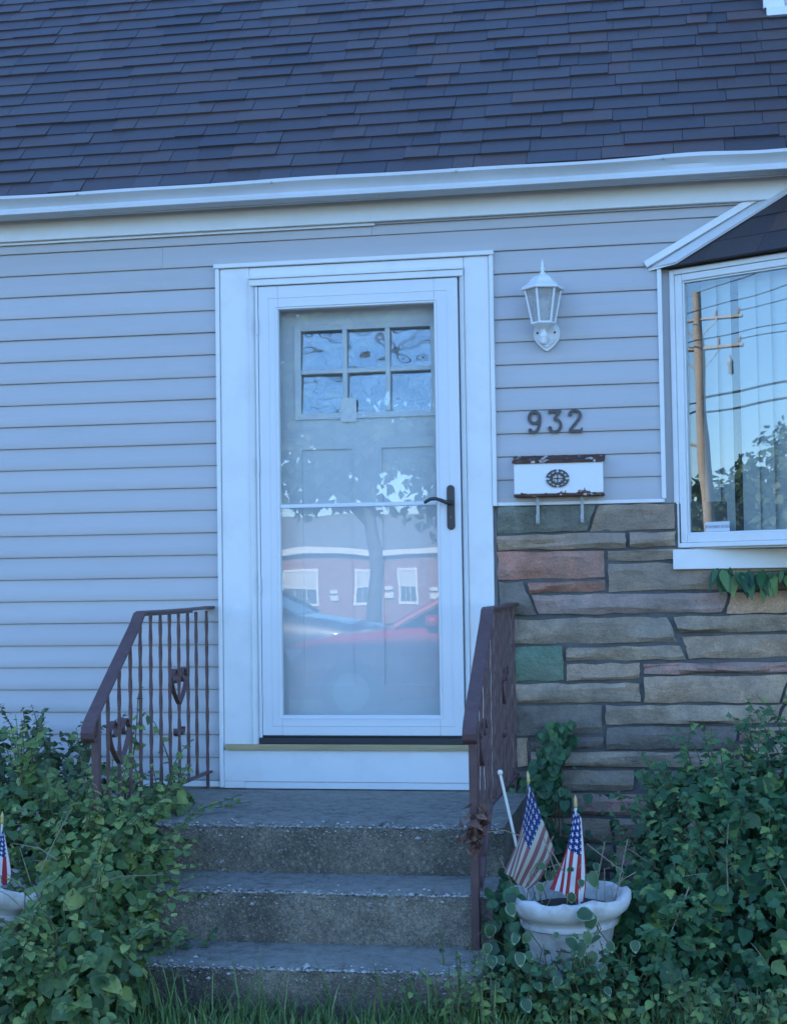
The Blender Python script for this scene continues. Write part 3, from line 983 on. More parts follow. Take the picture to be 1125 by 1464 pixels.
for (z0, z1) in ((LZ0, rw - 0.010), (rw + 0.010, LZ1)):
    for (x0, x1) in ((L0, c1 - 0.011), (c1 + 0.011, c2 - 0.011), (c2 + 0.011, L1)):
        # insulated lites given an added backward tip so they mirror open sky
        dy = (z1 - z0) * tl
        p = MB()
        p.add([(x0, ID + 0.006, z0), (x1, ID + 0.006, z0), (x1, ID + 0.006 + dy, z1), (x0, ID + 0.006 + dy, z1),
               (x0, ID + 0.012, z0), (x1, ID + 0.012, z0), (x1, ID + 0.012 + dy, z1), (x0, ID + 0.012 + dy, z1)],
              [(0, 1, 2, 3), (7, 6, 5, 4), (0, 4, 5, 1), (1, 5, 6, 2), (2, 6, 7, 3), (3, 7, 4, 0)])
        p.build('pane', M['lite'], idoor)
note = MB(); note.box(-1.489, -1.416, 0.0735, 0.0748, 2.186, 2.294)
tag(note.build('paper_note', paint('paper', (0.86, 0.87, 0.88), (0.55, 0.57, 0.6), 0.5, 0.7, 40)), 'small pale paper note stuck over the lower panes of the front door', 'note')

# ---------------- bay window (30 degree flanker towards the door)
c30, s30 = math.cos(rad(30)), math.sin(rad(30))
PW = 0.80
BA = Vector((-0.004, 0.0, 0)); BB = BA + Vector((c30 * PW, -s30 * PW, 0)); BC = BB + Vector((1.5, 0, 0)); BD = BC + Vector((c30 * PW, s30 * PW, 0))
bay = MB()
bz0, bz1 = 1.585, 2.790
# floor and head boards of the bay
fl = [(BA.x, 0.16), (BA.x, 0.0), (BB.x, BB.y), (BC.x, BC.y), (BD.x, 0.0), (BD.x, 0.16)]
def slab(b, poly, z0, z1):
    n = len(poly)
    b.add([(x, y, z0) for x, y in poly] + [(x, y, z1) for x, y in poly],
          [tuple(range(n - 1, -1, -1)), tuple(range(n, 2 * n))] + [(i, (i + 1) % n, (i + 1) % n + n, i + n) for i in range(n)])
slab(bay, [(BA.x + .01, 0.15), (BA.x + .01, 0.012), (BB.x, BB.y + .014), (BC.x, BC.y + .014), (BD.x - .01, 0.012), (BD.x - .01, 0.15)], 1.578, 1.600)
slab(bay, [(BA.x + .01, 0.15), (BA.x + .01, 0.012), (BB.x, BB.y + .014), (BC.x, BC.y + .014), (BD.x - .01, 0.012), (BD.x - .01, 0.15)], 2.775, 2.800)
bayo = bay.build('bay_window', M['white'], house)
tag(bayo, 'white framed bay window with vertical blinds')


def panel_pts(A, Bp):
    t = (Bp - A); W = t.length; t.normalize()
    n = Vector((t.y, -t.x, 0))          # outwards
    return A, t, n, W


def pbox(b, A, t, n, s0, s1, o0, o1, z0, z1):
    """box on a bay panel: along s, out o (o1 > o0 outwards)"""
    q = []
    for zz in (z0, z1):
        for s, o in ((s0, o1), (s1, o1), (s1, o0), (s0, o0)):
            p = A + t * s + n * o
            q.append((p.x, p.y, zz))
    b.add(q, [(0, 3, 2, 1), (4, 5, 6, 7), (0, 1, 5, 4), (1, 2, 6, 5), (2, 3, 7, 6), (3, 0, 4, 7)])


for (A, Bp) in ((BA, BB), (BB, BC), (BC, BD)):
    A, t, n, W = panel_pts(A, Bp)
    f = MB()
    # outer frame
    pbox(f, A, t, n, 0.0, 0.022, -0.05, 0.010, bz0, bz1); pbox(f, A, t, n, W - 0.022, W, -0.05, 0.010, bz0, bz1)
    pbox(f, A, t, n, 0.022, W - 0.022, -0.05, 0.010, bz0, bz0 + 0.020); pbox(f, A, t, n, 0.022, W - 0.022, -0.05, 0.010, bz1 - 0.022, bz1)
    f.build('frame', M['white'], bayo, bevel=0.003)
    f = MB()
    s0, s1 = 0.0225, W - 0.0225; za, zb = bz0 + 0.0205, bz1 - 0.0225
    pbox(f, A, t, n, s0, s0 + 0.034, -0.045, 0.003, za, zb); pbox(f, A, t, n, s1 - 0.034, s1, -0.045, 0.003, za, zb)
    pbox(f, A, t, n, s0 + 0.034, s1 - 0.034, -0.045, 0.003, za, za + 0.036); pbox(f, A, t, n, s0 + 0.034, s1 - 0.034, -0.045, 0.003, zb - 0.030, zb)
    f.build('sash', M['white'], bayo, bevel=0.004)
    f = MB()
    pbox(f, A, t, n, s0 + 0.034, s0 + 0.042, -0.03, -0.006, za + .036, zb - .03); pbox(f, A, t, n, s1 - 0.042, s1 - 0.034, -0.03, -0.006, za + .036, zb - .03)
    pbox(f, A, t, n, s0 + 0.042, s1 - 0.042, -0.03, -0.006, za + 0.036, za + 0.044); pbox(f, A, t, n, s0 + 0.042, s1 - 0.042, -0.03, -0.006, zb - 0.038, zb - 0.030)
    f.build('glazing_bead', M['alum'], bayo, bevel=0.002)
    f = MB(); pbox(f, A, t, n, s0 + 0.030, s1 - 0.030, -0.022, -0.016, za + 0.03, zb - 0.025)
    f.build('glass_pane', M['bayglass'], bayo)
    # vertical blind slats hanging behind the glass
    s = 0.09; k = 0
    rb = random.Random(int(W * 100) + 3)
    while s < W - 0.08:
        gap = 0.030 if k in (1, 4) else 0.0
        f = MB()
        a = rad(rb.uniform(8, 24))
        tt = (t * math.cos(a) + n * math.sin(a)); nn = Vector((tt.y, -tt.x, 0))
        pbox(f, A + t * s - n * 0.11, tt, nn, 0.0, 0.088, 0.0, 0.0015, bz0 + 0.03, bz1 - 0.04)
        f.build('blind_slat', M['blind'], bayo)
        s += 0.074 + gap; k += 1
# board under the bay
trim('bay_apron', (-0.018, 2.86, -0.060, -0.012, 1.492, 1.577), mt='white')
stk = MB()
A, t, n, W = panel_pts(BA, BB)
pbox(stk, A, t, n, 0.135, 0.250, -0.0156, -0.0146, bz0 + 0.066, bz0 + 0.107)
sm, snt, sb = mat('printed_sticker')
scd = coords(snt, (1, 1, 1), 'Generated')
sx = N(snt, 'ShaderNodeSeparateXYZ'); snt.links.new(scd, sx.inputs[0])
band = ramp(snt, sx.outputs['Z'], [(0.30, 0.0), (0.34, 1.0), (0.62, 1.0), (0.66, 0.0)])
ink = ramp(snt, noise(snt, coords(snt, (60, 60, 12), 'Generated'), 1.0, 2), [(0.47, 0.0), (0.52, 0.85)])
snt.links.new(mix(snt, mix(snt, 1.0, band, ink, 'MULTIPLY'), (0.62, 0.66, 0.70), (0.08, 0.10, 0.16)), sb.inputs['Base Color'])
tag(stk.build('window_sticker', sm), 'small printed sticker in the lower corner of the bay window', 'sticker')

# bay roof: hipped, under the eave
RS = 1.151
A0 = Vector((-0.090, 0.0, 2.802))
E1 = BB + (BB - BA).normalized() * 0.03 + Vector((0, -0.075, 0))
ZT = 3.176
def zl(x, y):      # left hip plane through A0, eave direction 30 deg
    dx, dy = x - A0.x, y - A0.y
    dist = dx * s30 + dy * c30
    return A0.z + RS * dist
eb = A0 + Vector((c30, -s30, 0)) * 0.93
ey = eb.y
xt = A0.x + (ZT - A0.z) / (RS * s30)
yt = ey + (ZT - A0.z) / RS
yr = min(yt, -0.0)
# hip end where both planes meet at ZT: left plane line at ZT and front plane line y=yt
k_ = (ZT - A0.z) / RS
xh = A0.x + (k_ - yt * c30) / s30
XMIR = (BA.x + BD.x)
br = MB()
top = [(xt, 0.0, ZT), (xh, yt, ZT)]
br.add([(A0.x, 0.0, A0.z), (eb.x, eb.y, A0.z), (xh, yt, ZT), (xt, 0.0, ZT)], [(0, 1, 2, 3)])
br.add([(eb.x, eb.y, A0.z), (XMIR - eb.x, eb.y, A0.z), (XMIR - xh, yt, ZT), (xh, yt, ZT)], [(0, 1, 2, 3)])
br.add([(XMIR - A0.x, 0.0, A0.z), (XMIR - eb.x, eb.y, A0.z), (XMIR - xh, yt, ZT), (XMIR - xt, 0.0, ZT)], [(3, 2, 1, 0)])
br.add([(xt, 0, ZT), (xh, yt, ZT), (XMIR - xh, yt, ZT), (XMIR - xt, 0, ZT)], [(0, 1, 2, 3)])
br.add([(A0.x, 0, A0.z - .004), (eb.x, eb.y, A0.z - .004), (XMIR - eb.x, eb.y, A0.z - .004), (XMIR - A0.x, 0, A0.z - .004)], [(3, 2, 1, 0)])
bro = br.build('bay_roof', M['deck'], house)
# shingles on the left hip plane: along eave direction (a), up the plane (b)
ea = Vector((c30, -s30, 0)); nrm = Vector((-RS * s30, -RS * c30, 1)).normalized()
eu = nrm.cross(ea).normalized()
if eu.z < 0: eu = -eu
slope_len = (ZT - A0.z) / eu.z
wa = Vector((xt - A0.x, 0, ZT - A0.z))          # wall edge direction
def left_lim(bv): return (wa * (bv / slope_len)).dot(ea)
def right_lim(bv): return (eb - A0).length + (Vector((xh, yt, ZT)) - Vector(eb)).dot(ea) * (bv / slope_len)
bex = 0.125; row = 0
while row * bex < slope_len - 0.03:
    b0 = row * bex; b1 = min(b0 + bex + 0.03, slope_len)
    a = left_lim(b0) - random.Random(row).uniform(0.0, 0.2)
    rr = random.Random(row + 50)
    while a < right_lim(b0):
        L = rr.uniform(0.19, 0.27)
        lo0, lo1 = max(a, left_lim(b0)), min(a + L - 0.002, right_lim(b0))
        hi0, hi1 = max(a, left_lim(b1)), min(a + L - 0.002, right_lim(b1))
        if lo1 - lo0 > 0.02 and hi1 > hi0:
            th = rr.choice((0.006, 0.009))
            P = [A0 + ea * lo0 + eu * (b0 - .008), A0 + ea * lo1 + eu * (b0 - .008), A0 + ea * hi1 + eu * b1, A0 + ea * hi0 + eu * b1]
            q = [p + nrm * 0.001 for p in P] + [P[0] + nrm * th, P[1] + nrm * th, P[2] + nrm * 0.003, P[3] + nrm * 0.003]
            f = MB(); f.add(q, [(0, 3, 2, 1), (4, 5, 6, 7), (0, 1, 5, 4), (1, 2, 6, 5), (2, 3, 7, 6), (3, 0, 4, 7)])
            f.build('shingle', M['shingle'], bro)
        a += L
    row += 1
# flashing along the wall edge of the bay roof: broad strip on the slope and a thin channel on the wall
wd = wa.normalized(); wn_ = Vector((-wd.z, 0, wd.x))
fl_ = MB()
Lw = wa.length + 0.02
p0 = A0 + Vector((-0.006, -0.010, 0.002))
w0 = ea * 0.140; w1 = ea * 0.120
fl_.add([p0, p0 + wd * Lw, p0 + wd * Lw + w1 + nrm * .012, p0 + w0 + nrm * .012, p0 - Vector((0, 0, .012)), p0 + wd * Lw - Vector((0, 0, .012)), p0 + wd * Lw + w1, p0 + w0],
        [(0, 3, 2, 1), (4, 5, 6, 7), (0, 4, 7, 3), (3, 7, 6, 2), (2, 6, 5, 1), (1, 5, 4, 0)])
fl_.build('roof_flashing', M['alum'], house)
ch = MB()
q0 = A0 + Vector((-0.012, 0, 0.002)); q1 = A0 + wd * 0.63 + Vector((0.0, 0, 0.0))
ch.add([q0 + Vector((0, -.001, 0)), q1 + Vector((0, -.001, 0)), q1 + wn_ * .030 + Vector((0, -.001, 0)), q0 + wn_ * .030 + Vector((0, -.001, 0)),
        q0 + Vector((0, -.034, 0)), q1 + Vector((0, -.034, 0)), q1 + wn_ * .030 + Vector((0, -.034, 0)), q0 + wn_ * .030 + Vector((0, -.034, 0))],
       [(0, 1, 2, 3), (7, 6, 5, 4), (0, 4, 5, 1), (1, 5, 6, 2), (2, 6, 7, 3), (3, 7, 4, 0)])
ch.build('roof_channel', M['white'], house, bevel=0.003)

# ------------------------------------------------------------------ concrete steps
SX0, SX1 = -2.16, -0.655
steps = empty('concrete_steps', (-1.4, -1.0, 0.0), 'weathered concrete front steps with worn pebbly edges below white door', 'steps')
prof = [(-0.004, 0.536)]
def arc(cy, cz, r, a0, a1, k=5):
    return [(cy + r * math.cos(a0 + (a1 - a0) * i / k), cz + r * math.sin(a0 + (a1 - a0) * i / k)) for i in range(k + 1)]
for i, (yn, zt) in enumerate(((-1.056, 0.54), (-1.410, 0.36), (-1.770, 0.18))):
    yb = -0.004 if i == 0 else (-1.056, -1.410)[i - 1] - 0.004
    if i: prof.append((yb - 0.004, zt + 0.0015))
    for q in range(1, 8): prof.append((yb + (yn + 0.022 - yb) * q / 8, zt + 0.001 * math.sin(q * 2.1)))
    prof += arc(yn + 0.020, zt - 0.020, 0.020, math.pi / 2, math.pi, 5)
    for q in range(1, 7): prof.append((yn + 0.006 * q / 6, zt - 0.020 - 0.16 * q / 6))
prof += [(-1.764, -0.08), (-0.004, -0.08)]
rs_ = np.random.default_rng(3)
cache = {}
def sw(x, y, z, k):
    key = (round(x, 4), k)
    if key not in cache: cache[key] = rs_.normal(0, 1, 2)
    e = cache[key]
    if z > -0.05 and y < -0.01:
        amp = 0.0022
        x_ = x
        for yn, zt in ((-1.056, 0.54), (-1.410, 0.36), (-1.770, 0.18)):
            if abs(y - yn) < 0.03 and abs(z - zt) < 0.03:
                amp = 0.0036
                w_ = 0.004 * math.sin(x * 5 + zt * 20) + 0.003 * math.sin(x * 13 + zt * 9)
                y += abs(w_) * 0.7; z -= abs(w_)
        y += amp * e[0]; z += amp * 0.7 * e[1]
    return (x, y, z)
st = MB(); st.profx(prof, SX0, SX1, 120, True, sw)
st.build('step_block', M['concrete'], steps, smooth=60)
# pebbles bared along the worn edges
ico = [(0, 0, 1)] + [(0.89 * math.cos(a * 1.2566), 0.89 * math.sin(a * 1.2566), 0.2) for a in range(5)] + [(0, 0, -0.6)]
icf = [(0, 1 + i, 1 + (i + 1) % 5) for i in range(5)] + [(6, 1 + (i + 1) % 5, 1 + i) for i in range(5)]
PV = []; PF = []
for yn, zt in ((-1.056, 0.54), (-1.410, 0.36), (-1.770, 0.18)):
    for k in range(1100):
        x = rs_.uniform(SX0 + .02, SX1 - .02)
        a = rs_.choice((0, 1, 1, 1, 1, 2))
        if a == 0: p = (x, yn + abs(rs_.normal(0.02, 0.05)), zt + 0.001)
        elif a == 1: p = (x, yn + 0.006 + rs_.normal(0, .002), zt - 0.006 + rs_.normal(0, .002))
        else: p = (x, yn + 0.002, zt - 0.02 - abs(rs_.normal(0, 0.02)))
        s = 0.0012 + rs_.exponential(0.0020)
        b0 = 7 * len(PV)
        rot = Matrix.Rotation(rs_.uniform(0, 6), 3, 'Z')
        q = np.array([tuple(rot @ Vector((v[0] * s * rs_.uniform(.8, 1.5), v[1] * s, v[2] * s * .8))) for v in ico]) + np.array(p)
        PV.append(q); PF += [[i + b0 for i in f] for f in icf]
tag(np_mesh('exposed_pebbles', np.concatenate(PV), PF, M['pebble'], steps), kind='stuff')

# ------------------------------------------------------------------ iron railings
def twisted(b, x, y, z0, z1, hw=0.0064, pitch=0.40, ph=0.0):
    n = max(6, int((z1 - z0) / 0.012)); vs_ = []; fs = []
    for i in range(n + 1):
        z = z0 + (z1 - z0) * i / n
        a = ph + 2 * math.pi * (z / pitch)
        for k in range(8):
            q = a + k * math.pi / 4
            rr = hw * (1.24 if k % 2 else 1.0)
            vs_.append((x + rr * math.cos(q), y + rr * math.sin(q), z))
    for i in range(n):
        for k in range(8):
            k2 = (k + 1) % 8
            fs.append((i * 8 + k, i * 8 + k2, i * 8 + 8 + k2, i * 8 + 8 + k))
    fs += [tuple(range(7, -1, -1)), tuple(range(8 * n, 8 * n + 8))]
    b.add(vs_, fs)


def spiral(cy, cz, r0, r1, a0, a1, k=22):
    return [(cy + (r0 + (r1 - r0) * i / k) * math.cos(a0 + (a1 - a0) * i / k), cz + (r0 + (r1 - r0) * i / k) * math.sin(a0 + (a1 - a0) * i / k)) for i in range(k + 1)]


def railing(X, label, lean=0.0):
    root = empty('stair_railing', (X, -0.9, 0.36), label, 'railing', 'iron stair railings')
    ZT_ = 1.350
    # cap rail: moulded flat bar; path in the plane x = X
    path = [(0.012, ZT_ + .004), (-0.30, ZT_), (-0.60, ZT_ - .001), (-0.93, ZT_), (-0.955, ZT_ - 0.006), (-0.975, ZT_ - 0.022), (-1.00, ZT_ - 0.045)]
    e = (-1.490, 0.972)
    for q in range(1, 9): path.append((-1.00 + (e[0] + 1.00) * q / 8, ZT_ - 0.045 + (e[1] - ZT_ + 0.045) * q / 8))
    path += [(-1.510, 0.950), (-1.522, 0.930), (-1.520, 0.912), (-1.505, 0.900), (-1.487, 0.905), (-1.478, 0.918)]
    b = MB(); b.ribbon([(X + lean * y, y, z) for y, z in path], 0.050, 0.012)
    cap = b.build('handrail', M['rail'], root, bevel=0.004)
    b = MB(); b.ribbon([(X + lean * y, y, z - 0.010) for y, z in path[1:15]], 0.026, 0.010)
    b.build('channel', M['rail'], cap)

    def rail_z(y):
        if y > -0.955: return ZT_ - 0.012
        return ZT_ - 0.045 + (e[1] - ZT_ + 0.045) * (y + 1.0) / (e[0] + 1.0) - 0.014

    def foot(y):
        return 0.54 if y > -1.04 else (0.36 if y > -1.40 else 0.18)
    ys = [-0.058, -0.215, -0.336, -0.462, -0.584, -0.702, -0.824, -0.950, -1.066, -1.191, -1.312]
    for k, y in enumerate(ys):
        b = MB()
        zb = 0.615 if -1.0 < y < -0.1 else (0.54 if y > -0.1 else 0.615 - (abs(y) - 1.0) * 0.78)
        twisted(b, X + lean * y, y, zb, rail_z(y), ph=k * 0.6)
        b.build('baluster', M['rail'], root)
    # bottom rail
    b = MB(); b.ribbon([(X, -0.02, 0.615), (X + lean * -.98, -0.98, 0.615), (X + lean * -1.43, -1.43, 0.615 - 0.43 * 0.78)], 0.024, 0.010)
    b.build('bottom_rail', M['rail'], root, bevel=0.002)
    # newel post at the lower end and the foot plate
    yp = -1.432
    b = MB(); b.box(X + lean * yp - 0.0145, X + lean * yp + 0.0145, yp - 0.0145, yp + 0.0145, 0.178, rail_z(yp))
    p = b.build('post', M['rail'], root, bevel=0.003)
    b = MB(); b.box(X + lean * yp - 0.035, X + lean * yp + 0.035, yp - 0.012, yp + 0.05, 0.180, 0.187)
    b.build('foot_plate', M['rail'], p)
    # heart scrolls
    for (yc, zb_, zt_, wd_) in ((-1.191, 0.785, 0.958, 0.108), (-0.462, 0.952, 1.112, 0.098)):
        for sg in (-1, 1):
            pts = []
            for q in range(13):
                u = q / 12
                pts.append((yc + sg * wd_ * (math.sin(u * math.pi * 0.5) ** 0.9), zb_ + (zt_ - zb_ - 0.045) * u))
            cy_ = yc + sg * wd_ * 0.56
            pts += [(yc + sg * (wd_ * 0.56 + (0.036 - 0.022 * i / 20) * math.cos(i * 0.28) * 1.0), zt_ - 0.045 + (0.042 - 0.024 * i / 20) * math.sin(i * 0.28)) for i in range(1, 21)]
            b = MB(); b.ribbon([(X + lean * yc, y, z) for y, z in pts], 0.019, 0.005)
            b.build('heart_scroll', M['rail'], root)
    for sg in (-1, 1):
        pts = spiral(-0.462 + sg * 0.034, 0.845, 0.030, 0.016, math.pi / 2 - sg * math.pi / 2 + math.pi, math.pi / 2 - sg * math.pi / 2 + math.pi + sg * 3.6, 14)
        b = MB(); b.ribbon([(X + lean * -.53, y, z) for y, z in pts], 0.019, 0.005)
        b.build('small_scroll', M['rail'], root)
    return root


railing(-2.091, 'brown iron stair railing overgrown by the leafy vine beside the siding', 0.0)
railing(-0.708, 'brown iron stair railing in front of the stone wall beside the planter', 0.004)

# ------------------------------------------------------------------ wall lantern
LX, LY, LZ = -0.547, -0.115, 2.563
lan = empty('wall_lantern', (LX, 0.0, LZ), 'white six-sided coach lantern on the siding above the house numbers', 'lantern')
HA = rad(14)
def hexring(r, z): return [(LX + r * math.cos(HA + k * math.pi / 3), LY + r * math.sin(HA + k * math.pi / 3), z) for k in range(6)]
b = MB(); b.lathe([(0.094, 0.148), (0.096, 0.152), (0.092, 0.160), (0.070, 0.174), (0.058, 0.186), (0.050, 0.198), (0.034, 0.210), (0.016, 0.216), (0.010, 0.220)], (LX, LY, LZ), 6, HA)
roofl = b.build('lantern_roof', M['white'], lan)
b = MB(); b.lathe([(0.010, 0.216), (0.014, 0.222), (0.006, 0.230), (0.010, 0.238), (0.011, 0.244), (0.005, 0.252), (0.006, 0.262), (0.003, 0.276), (0.0005, 0.284)], (LX, LY, LZ), 12)
b.build('finial', M['white'], lan, smooth=True)
bt, tp = hexring(0.049, LZ + 0.004), hexring(0.078, LZ + 0.150)
for k in range(6):
    k2 = (k + 1) % 6
    b = MB(); b.tube([bt[k], tp[k]], 0.0055, 6)
    b.build('glazing_bar', M['white'], lan)
    b = MB()
    sh = lambda p, s: (LX + (p[0] - LX) * s, LY + (p[1] - LY) * s, p[2])
    b.add([sh(bt[k], .97), sh(bt[k2], .97), sh(tp[k2], .97), sh(tp[k], .97), sh(bt[k], .93), sh(bt[k2], .93), sh(tp[k2], .93), sh(tp[k], .93)],
          [(0, 1, 2, 3), (7, 6, 5, 4), (0, 4, 5, 1), (1, 5, 6, 2), (2, 6, 7, 3), (3, 7, 4, 0)])
    b.build('pane', M['lampglass'], lan)
b = MB(); b.lathe([(0.030, -0.018), (0.050, -0.004), (0.055, 0.000), (0.054, 0.006), (0.046, 0.010), (0.01, 0.010)], (LX, LY, LZ), 6, HA)
b.build('lantern_base', M['white'], lan)
b = MB(); b.lathe([(0.012, 0.010), (0.012, 0.050), (0.020, 0.062), (0.026, 0.082), (0.020, 0.105), (0.006, 0.116)], (LX, LY, LZ), 14)
b.build('bulb', M['plastic'], lan, smooth=True)
b = MB(); b.lathe([(0.010, -0.090), (0.017, -0.080), (0.012, -0.066), (0.018, -0.056), (0.019, -0.046), (0.011, -0.034), (0.015, -0.024), (0.028, -0.016), (0.03, -0.012)], (LX, LY, LZ), 16)
arm = b.build('arm', M['white'], lan, smooth=True)
b = MB(); b.tube([(LX, LY, LZ - 0.060), (LX + 0.004, LY + 0.05, LZ - 0.066), (LX + 0.008, -0.02, LZ - 0.050)], [0.012, 0.011, 0.013], 10)
b.build('arm_bracket', M['white'], lan, smooth=True)
# back plate: oval drawn to a point below
pl = []
for k in range(40):
    a = 2 * math.pi * k / 40
    x, z = 0.057 * math.cos(a), 0.068 * math.sin(a)
    if z < -0.02: x *= 1 - 0.5 * ((-z - 0.02) / 0.05) ** 1.5; z *= 1.12
    pl.append((LX + 0.006 + x, LZ - 0.030 + z))
b = MB(); b.prism(pl[::-1], -0.030, -0.012); b.prism([(LX + .006 + (x - LX - .006) * .8, LZ - .030 + (z - LZ + .030) * .8) for x, z in pl[::-1]], -0.036, -0.0301)
bp_ = b.build('back_plate', M['white'], lan, bevel=0.003)
for sx_ in (-0.034, 0.042):
    b = MB(); b.tube([(LX + sx_, -0.0385, LZ - 0.026), (LX + sx_, -0.0361, LZ - 0.026)], 0.005, 10)
    b.build('screw', M['black_metal'], lan)

# ------------------------------------------------------------------ house number
def stroke(b, pts, w, y0, y1):
    """flat bar following pts (x,z)"""
    n = len(pts); vs_ = []; fs = []
    for i in range(n):
        p = Vector((pts[i][0], pts[i][1])); a = Vector(pts[max(i - 1, 0)]); c = Vector(pts[min(i + 1, n - 1)])
        t = (c - a).normalized(); nn = Vector((-t.y, t.x))
        ww = w[i] if isinstance(w, (list, tuple)) else w
        for y in (y0, y1):
            for s in (1, -1): q = p + nn * (s * ww / 2); vs_.append((q.x, y, q.y))
    for i in range(n - 1):
        o = 4 * i
        fs += [(o, o + 1, o + 5, o + 4), (o + 3, o + 2, o + 6, o + 7), (o + 2, o, o + 4, o + 6), (o + 1, o + 3, o + 7, o + 5)]
    fs += [(0, 2, 3, 1), (4 * n - 4, 4 * n - 3, 4 * n - 1, 4 * n - 2)]
    b.add(vs_, fs)


def disc(b, x, z, r, y0, y1, n=14):
    b.prism([(x + r * math.cos(-2 * math.pi * k / n), z + r * math.sin(-2 * math.pi * k / n)) for k in range(n)], y0, y1)


def smoothpath(pts, k=5):
    out = []
    P = [pts[0]] + list(pts) + [pts[-1]]
    for i in range(1, len(P) - 2):
        p0, p1, p2, p3 = P[i - 1], P[i], P[i + 1], P[i + 2]
        for j in range(k):
            t = j / k
            out.append(tuple(0.5 * ((2 * p1[a]) + (-p0[a] + p2[a]) * t + (2 * p0[a] - 5 * p1[a] + 4 * p2[a] - p3[a]) * t * t + (-p0[a] + 3 * p1[a] - 3 * p2[a] + p3[a]) * t ** 3) for a in (0, 1)))
    out.append(tuple(pts[-1]))
    return out


num = empty('house_number', (-0.51, -0.014, 2.148), 'dark metal numerals 932 on the siding above the mailbox', 'house number')
DH = 0.103; DZ = 2.0965
def place(pts, x0): return [(x0 + px * DH, DZ + pz * DH) for px, pz in pts]
def digit(x0, strokes, balls):
    b = MB()
    for i, (pts, w_) in enumerate(strokes): stroke(b, place(pts, x0), w_ * DH, -0.0235 - 0.0003 * i, -0.013)
    for (bx_, bz_, br_) in balls: disc(b, x0 + bx_ * DH, DZ + bz_ * DH, br_ * DH, -0.0243, -0.013)
    b.build('numeral', M['digit'], num)
circ = [(0.29 + 0.225 * math.cos(2 * math.pi * k / 24), 0.69 + 0.25 * math.sin(2 * math.pi * k / 24)) for k in range(25)]
digit(-0.632, [(circ, 0.13), (smoothpath([(0.515, 0.69), (0.50, 0.42), (0.42, 0.18), (0.30, 0.065), (0.16, 0.07), (0.09, 0.14)]), 0.12)], [(0.10, 0.15, 0.085)])
digit(-0.544, [([(0.03, 0.93), (0.56, 0.93)], 0.12), ([(0.07, 0.99), (0.07, 0.83)], 0.09), ([(0.53, 0.95), (0.28, 0.60)], 0.11),
               (smoothpath([(0.27, 0.585), (0.42, 0.56), (0.53, 0.42), (0.53, 0.24), (0.42, 0.09), (0.25, 0.06), (0.10, 0.13), (0.08, 0.22)]), 0.12)], [(0.09, 0.22, 0.085)])
digit(-0.457, [(smoothpath([(0.09, 0.78), (0.14, 0.89), (0.28, 0.95), (0.44, 0.90), (0.53, 0.76), (0.48, 0.60), (0.33, 0.40), (0.16, 0.20), (0.08, 0.07)]), 0.12),
               ([(0.04, 0.065), (0.60, 0.065)], 0.13), ([(0.56, 0.03), (0.59, 0.20)], 0.07)], [(0.10, 0.77, 0.085)])

# ------------------------------------------------------------------ mailbox
mb = empty('mailbox', (-0.498, -0.014, 1.82), 'white horizontal mailbox with rusted edges and black medallion under the house numbers', 'mailbox')
mx0, mx1 = -0.690, -0.306
b = MB()
b.add([(mx0, -0.088, 1.828), (mx1, -0.088, 1.828), (mx1, -0.015, 1.824), (mx0, -0.015, 1.824), (mx0, -0.094, 1.960), (mx1, -0.094, 1.960), (mx1, -0.015, 1.992), (mx0, -0.015, 1.992)],
      [(0, 3, 2, 1), (4, 5, 6, 7), (0, 1, 5, 4), (1, 2, 6, 5), (2, 3, 7, 6), (3, 0, 4, 7)])
b.build('box', M['mailbox'], mb, bevel=0.004)
b = MB()
n_ = 40; vs_ = []; fs = []
for i in range(n_ + 1):
    x = mx0 - 0.006 + (mx1 - mx0 + 0.014) * i / n_
    w_ = 0.0025 * math.sin(i * 0.9) + 0.002 * math.sin(i * 2.3)
    for (y, z) in ((-0.103, 1.961), (-0.104, 1.970 + w_), (-0.016, 1.999 + w_ * 0.5), (-0.016, 1.994), (-0.098, 1.964)):
        vs_.append((x, y, z))
for i in range(n_):
    for k in range(5):
        k2 = (k + 1) % 5
        fs.append((i * 5 + k, i * 5 + k2, i * 5 + 5 + k2, i * 5 + 5 + k))
fs += [(4, 3, 2, 1, 0), tuple(range(5 * n_, 5 * n_ + 5))]
b.add(vs_, fs); lid = b.build('lid', M['rust'], mb)
tag(lid, 'rusty brown lid')
b = MB(); b.box(mx0 - 0.002, mx1 + 0.002, -0.091, -0.016, 1.817, 1.8275)
b.build('bottom_lip', M['rust'], mb, bevel=0.002)
# pierced medallion
md = MB(); mcx, mcz = -0.5005, 1.893
def el(r, a): return (mcx + 0.050 * r * math.cos(a), mcz + 0.039 * r * math.sin(a))
for q in range(4):
    a0 = q * math.pi / 2 + 0.10
    stroke(md, [el(0.93, a0 + (math.pi / 2 - 0.20) * i / 14) for i in range(15)], 0.0065, -0.0985, -0.0935)
for k in range(12):
    a = (k + 0.5) * math.pi / 6
    stroke(md, [el(0.45, a), el(0.95, a)], [0.0078, 0.0035], -0.0982, -0.0935)
stroke(md, [el(0.58, 2 * math.pi * i / 28) for i in range(29)], 0.0085, -0.0980, -0.0935)
for a in (0, math.pi / 2, math.pi, 1.5 * math.pi): stroke(md, [el(0.0, a), el(0.6, a)], 0.0042, -0.0984, -0.0935)
for k in range(4):
    a = k * math.pi / 2 + math.pi / 4
    stroke(md, [el(0.36, a), el(0.60, a)], [0.003, 0.012], -0.0979, -0.0935)
md.build('medallion', M['black_metal'], mb)
